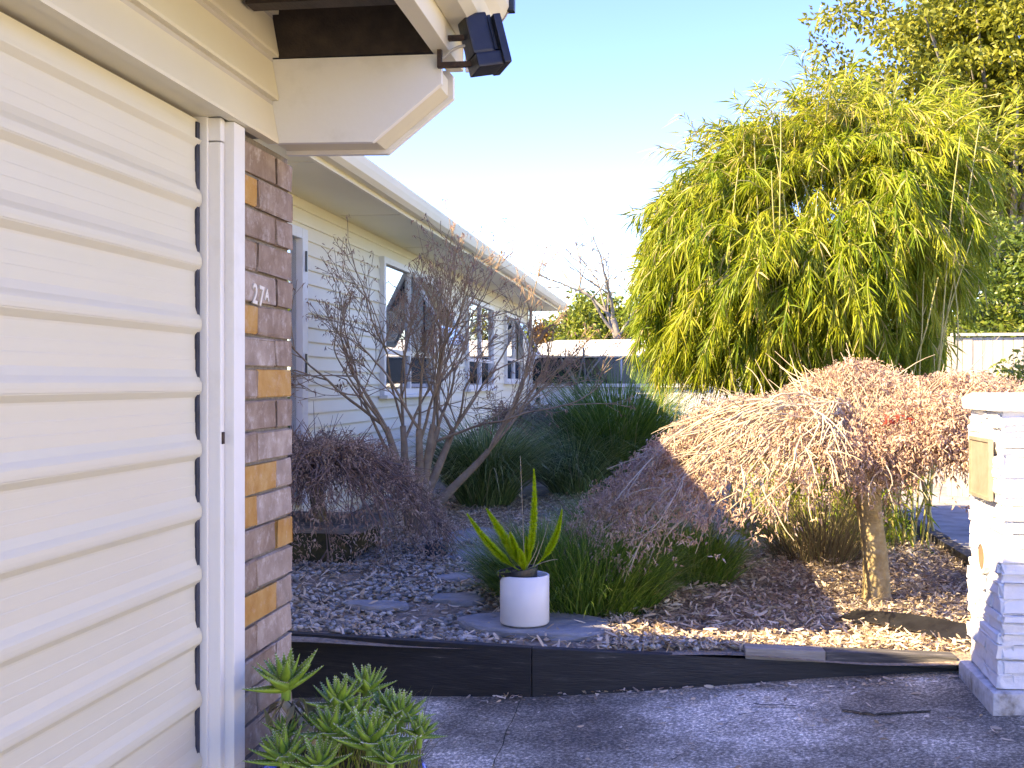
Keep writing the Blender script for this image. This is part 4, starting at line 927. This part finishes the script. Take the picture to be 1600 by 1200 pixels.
# upright feathery tips on the outline
Q = []; sp = []
for i in range(46):
    a_ = poly[rng.randint(1, 11)] * .5 + poly[rng.randint(1, 11)] * .5; a_ = poly[rng.randint(0, 10)]; b_ = poly[min(10, rng.randint(0, 10) + 1)]
    k = rng.randint(0, 11); w_ = rng.rand(); e_ = poly[k] * w_ + poly[k + 1] * (1 - w_)
    p = np.array([1.15 + (e_[0] - 1.15) * .8, 9.15 + rng.normal() * .35, e_[1] * .9 - .12])
    P, R_, dd = arc(p, (.35 * (p[0] - 1.2) + rng.normal() * .2, rng.normal() * .3, 1), rng.uniform(.25, .55), ((p[0] - 1.2) * .5, 0, -.5), 6, .004, .0015, rng, .05); sp.append((P, R_))
    for u in range(2, 7): Q += [(P[u], dd)] * 7
tubes('tip_stems', sp, 'culm', bb, 4)['kind'] = 'stuff'
P = np.array([q[0] for q in Q]); Dv = np.array([q[1] for q in Q]); n = len(P)
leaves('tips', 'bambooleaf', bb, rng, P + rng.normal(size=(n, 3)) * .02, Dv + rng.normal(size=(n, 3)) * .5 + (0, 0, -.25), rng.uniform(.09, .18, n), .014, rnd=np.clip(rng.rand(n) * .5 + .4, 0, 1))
# low shoots at the foot
n = 1400; P = np.stack([rng.uniform(.45, 1.75, n), rng.uniform(8.2, 9.2, n), rng.uniform(-1.2, -.3, n)], -1)
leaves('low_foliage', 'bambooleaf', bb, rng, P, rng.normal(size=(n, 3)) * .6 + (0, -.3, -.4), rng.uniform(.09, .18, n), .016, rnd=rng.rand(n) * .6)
# ------------------------------------------------------------------ leafy trees of the background
def clump_tree(name, base, crown_c, crown_r, nclump, per, cr, L, lw, mat, seed, label, cat='tree', trunk_r=.15, group=None, limbs=True, skin=.55):
    rng = np.random.RandomState(seed); base = np.array(base, float); cc = np.array(crown_c, float); cr3 = np.array(crown_r, float)
    t = thing(name, tuple(base), label, cat, group)
    q = nrm(rng.normal(size=(nclump, 3))) * (skin + (1 - skin) * rng.rand(nclump, 1)) ; q *= (1 + .15 * np.sin(q[:, :1] * 7 + q[:, 2:] * 5))
    C = cc + q * cr3
    C = C[C[:, 2] > base[2] + .1]
    fork = base + (cc - base) * np.array([.5, .5, .45])
    tt = np.linspace(0, 1, 8)[:, None]; P = base + (fork - base) * tt + np.array([.3, .1, 0]) * trunk_r * np.sin(tt * 4)
    tubes('trunk', [(P, trunk_r * (1 - .35 * tt[:, 0]))], 'treebark', t, 10)
    if limbs:
        br = []
        for c in C[::max(1, len(C) // 70)]:
            s = np.linspace(0, 1, 8)[:, None]; mid = fork * .45 + c * .55 + np.array([0, 0, .12 * np.linalg.norm(c - fork)]) * rng.uniform(-.3, 1) + rng.normal(size=3) * .1
            Q = (1 - s) ** 2 * fork + 2 * s * (1 - s) * mid + s ** 2 * c; br.append((Q, np.linspace(trunk_r * .38, trunk_r * .04, 8)))
        tubes('limbs', br, 'treebark', t, 5)
    Pn = np.repeat(C, per, 0); n = len(Pn); off = nrm(rng.normal(size=(n, 3))) * (rng.rand(n, 1) ** .5) * cr * np.array([1.15, 1.15, .7])
    rv = np.clip(np.repeat(rng.rand(len(C)), per) * .45 + rng.rand(n) * .5, 0, 1)
    leaves('crown', mat, t, rng, Pn + off, off * .8 + rng.normal(size=(n, 3)) * cr * .6, L * rng.uniform(.7, 1.3, n), lw, fold=.2, droop=.2, rnd=rv)
    return t
clump_tree('evergreen_tree', (5.45, 21, -1.3), (6.1, 21.2, 5.2), (3.3, 2.8, 3.1), 900, 90, .36, .125, .062, 'treeleaf', 1, 'tall olive-green tree rising behind the bamboo at top right', trunk_r=.24, skin=.35)
p = at_px(1575, 470, 14.5)
clump_tree('camellia_bush', (p[0] + .3, p[1], -1.25), (p[0] + .35, p[1], .75), (1.05, .9, 1.3), 300, 70, .22, .085, .045, 'hedgeleaf', 2, 'dense glossy dark green bush above the paling fence', 'bush', .08, skin=.6)
p = at_px(932, 500, 33)
clump_tree('citrus_tree', (p[0], p[1], -1.3), (p[0], p[1], 1.35), (1.3, 1.2, 1.15), 130, 70, .3, .16, .08, 'citrusleaf', 3, 'rounded bright green tree directly behind the white van roof', trunk_r=.1, skin=.6)
p = at_px(850, 515, 34)
clump_tree('russet_shrub', (p[0], p[1], -1.3), (p[0], p[1], .9), (.75, .7, 1.0), 80, 60, .3, .14, .07, 'rustleaf', 4, 'russet orange shrub at the end of the house', 'shrub', .06, skin=.6)
p = at_px(886, 512, 40)
clump_tree('pale_shrub', (p[0], p[1], -1.3), (p[0], p[1], .8), (1.0, .7, 1.1), 80, 60, .3, .15, .07, 'treeleaf', 5, 'pale olive shrub between russet shrub and round green tree', 'shrub', .06, skin=.6)
p = at_px(1010, 500, 38)
clump_tree('olive_tree', (p[0], p[1], -1.3), (p[0] + .3, p[1], 1.3), (1.5, 1.2, 1.5), 120, 60, .35, .16, .08, 'treeleaf', 6, 'olive tree half hidden by the left edge of the bamboo', trunk_r=.1, skin=.6)
p = at_px(1585, 575, 10.5)
clump_tree('yellow_shrub', (p[0] + .2, p[1], -1.2), (p[0] + .2, p[1], -.2), (.42, .35, .5), 70, 40, .14, .06, .03, 'citrusleaf', 7, 'yellow-green shrub in front of the paling fence', 'shrub', .03, skin=.5)
rr = random.Random(3)
for i in range(4):   # trees along the far side, closing the view and reflected in the windows
    x_ = 9 + 3.2 * i; y_ = 36 - i * 3.0
    clump_tree('far_tree', (x_, y_, -1.3), (x_, y_, 2.2), (2.3, 2.2, 2.6), 90, 60, .6, .3, .15, 'treeleaf' if i % 2 else 'citrusleaf', 20 + i, ['broad', 'rounded', 'tall', 'olive', 'spreading', 'bushy', 'outermost'][i] + ' tree far right beyond the paling fence', trunk_r=.2, skin=.55, limbs=False, group='trees beyond the fence')
# bare tree far behind
rng = np.random.RandomState(6); p = at_px(985, 597, 30)
bt2 = thing('bare_tree', (p[0], p[1], -1.3), 'leafless grey tree against the sky left of the bamboo', 'tree')
paths, tips = [], []; b = np.array([p[0], p[1], -1.3])
P, R_, dd = arc(b, (.0, 0, 1), 3.0, (-.25, 0, 0), 6, .14, .09, rng, .02); paths.append((P, R_))
for k in range(5): grow(paths, tips, rng, P[-1 - k % 3], nrm(np.array([-.95 + .36 * k, rng.normal() * .3, .7])), 1.25, .05, 4, .08, .5, 5, (2, 3), .68)
tubes('branches', [(P, np.maximum(R_, .009)) for P, R_ in paths], 'treebark', bt2, 5)
# ------------------------------------------------------------------ paling fence
pf = thing('paling_fence', (4, 12.6, -1.2), 'grey weathered timber paling fence at the right behind the maple', 'fence')
pm = MB().box(-.048, .048, 0, .018, -1.25, .47).mesh('paling', .003); pm.materials.append(M['paling'])
R = random.Random(2)
for i in range(34): link('paling', pm, None, pf, loc=(2.93 + i * .101, 12.6 + R.uniform(-.004, .004), R.uniform(-.008, .008)))
box('fence_cap', 'paling', pf, 2.87, 6.35, 12.57, 12.66, .482, .512)
for z in (-.9, .2): box('fence_rail', 'paling', pf, 2.87, 6.35, 12.625, 12.67, z, z + .09)
for x_ in (2.86, 4.6, 6.3): box('fence_post', 'paling', pf, x_, x_ + .1, 12.672, 12.77, -1.3, .48)
# ------------------------------------------------------------------ unseen house and forecourt, added to bounce sunlight onto the shaded walls
grid('bounce_light_forecourt', 'concrete', np.linspace(4.62, 7.4, 6), np.linspace(-9, 5.3, 12), lambda X, Y: asph_z(4.6, Y) + 0 * X)  # pale ground out of view, added as a sunlit bounce surface
nh = thing('bounce_light_house', (8.4, -1, -1.3), 'unseen pale house added outside the right edge of the picture to bounce sunlight', 'house')
nw = [(-6.2, -4.2, -.1, 1.1), (-1.0, 1.2, -.1, 1.1)]
for i in range(17):
    za = -1.25 + i * .165
    segs = [(-8.5, 4.2)]
    for (a_, b_, c_, d_) in nw:
        if c_ < za + .155 and d_ > za + .01: segs = [q for (e0, e1) in segs for q in ((e0, min(e1, a_)), (max(e0, b_), e1)) if q[1] - q[0] > .02]
    for e0, e1 in segs: MB().prism([(7.5, za), (7.47, za), (7.49, za + .169), (7.5, za + .169)], 'y', e0, e1).build('weatherboard', 'housewhite', nh)
for (a_, b_, c_, d_) in nw:
    wf = MB().box(7.45, 7.52, a_, a_ + .07, c_, d_).box(7.45, 7.52, b_ - .07, b_, c_, d_).box(7.45, 7.52, a_ + .07, b_ - .07, c_, c_ + .07).box(7.45, 7.52, a_ + .07, b_ - .07, d_ - .07, d_).build('window', 'white', nh)
    box('pane', 'glass', wf, 7.50, 7.505, a_ + .07, b_ - .07, c_ + .07, d_ - .07); box('blind', 'blind', wf, 7.58, 7.6, a_, b_, c_, d_)
box('side_wall', 'housewhite', nh, 7.52, 13, 4.1, 4.2, -1.3, 1.55); box('side_wall', 'housewhite', nh, 7.52, 13, -8.5, -8.4, -1.3, 1.55)
MB().prism([(6.95, 1.56), (10.2, 2.9), (13.5, 1.56), (13.5, 1.64), (10.2, 2.98), (6.95, 1.62)], 'y', -9, 4.7).build('roof', 'roofing', nh)
# ------------------------------------------------------------------ white rail fence and van
rf = thing('rail_fence', (-1, 22.4, -1.3), 'white horizontal rail fence in front of the van', 'fence')
for z in (-.10, -.30, -.50, -.70): box('rail', 'white', rf, -2.75, 2.2, 22.4, 22.43, z, z + .07)
for x_ in (-2.7, -1.9, -1.1, -.3, .5, 1.3, 2.1): box('fence_post', 'metalblack', rf, x_, x_ + .07, 22.432, 22.49, -1.3, .02)
vn = thing('van', (-.9, 26, -1.3), 'white high-roofed van with dark side windows parked beyond the garden', 'van')
vx0, vx1, vy0, vy1 = -3.35, 1.5, 25.2, 26.95
side = [(vx0, -1.05), (vx0 + .03, -.30), (vx0 + .10, .05), (vx0 + .22, .62), (vx0 + .36, .82), (vx0 + .75, .90), (vx1 - .9, .92), (vx1 - .35, .84), (vx1 - .1, .6), (vx1, -.2), (vx1, -1.05)]
V = []; n = len(side)
for yv, ins in ((vy0, .10), (vy0 - .06, 0), (vy1 + .06, 0), (vy1, .10)):
    for x_, z in side:
        zz = z; k = max(0, (z - .2)) * .12 if ins == 0 else 0
        V.append((x_ + (ins * .4 if x_ < -1 else -ins * .4), yv + (k if yv < 26 else -k), zz + (ins * .2 if z > .5 else 0)))
F = [tuple(range(n - 1, -1, -1)), tuple(range(3 * n, 4 * n))] + [(k * n + i, k * n + (i + 1) % n, (k + 1) * n + (i + 1) % n, (k + 1) * n + i) for k in range(3) for i in range(n)]
MB().add(V, F).build('body', 'vanpaint', vn, .015, True)
gy = vy0 - .07
def vpane(pl):
    V = [(x_, gy + max(0, z - .2) * .12 - .004, z) for x_, z in pl] + [(x_, gy + max(0, z - .2) * .12 + .03, z) for x_, z in pl]; m = len(pl)
    MB().add(V, [tuple(range(m)), tuple(range(2 * m - 1, m - 1, -1))] + [(i, m + i, m + (i + 1) % m, (i + 1) % m) for i in range(m)]).build('window', 'vanglass', vn)
vpane([(vx0 + .17, -.12), (vx0 + .20, .15), (vx0 + .30, .50), (vx0 + .40, .54), (-1.18, .54), (-1.18, -.12)])
vpane([(-1.14, -.12), (-1.14, .54), (.62, .54), (.70, .48), (.70, -.12)])
box('drip_rail', 'vanpaint', vn, vx0 + .35, vx1 - .3, gy - .02, gy + .06, .575, .595)
box('roof_rack', 'metalblack', vn, -1.4, 1.1, vy0 + .2, vy0 + .25, .95, .975)
for x_ in (vx0 + .9, vx1 - 1.0):
    w = MB().lathe([(.0001, .0), (.19, .0), (.20, .02), (.32, .02), (.33, .05), (.33, .18), (.30, .2), (.0001, .2)], (x_, gy + .18, -.97), 28, Matrix.Rotation(rad(90), 4, 'X')).build('wheel', 'tyre', vn, smooth=False)
    MB().lathe([(.0001, .215), (.18, .205), (.185, .2)], (x_, gy + .18, -.97), 20, Matrix.Rotation(rad(90), 4, 'X')).build('rim', 'vanpaint', w)
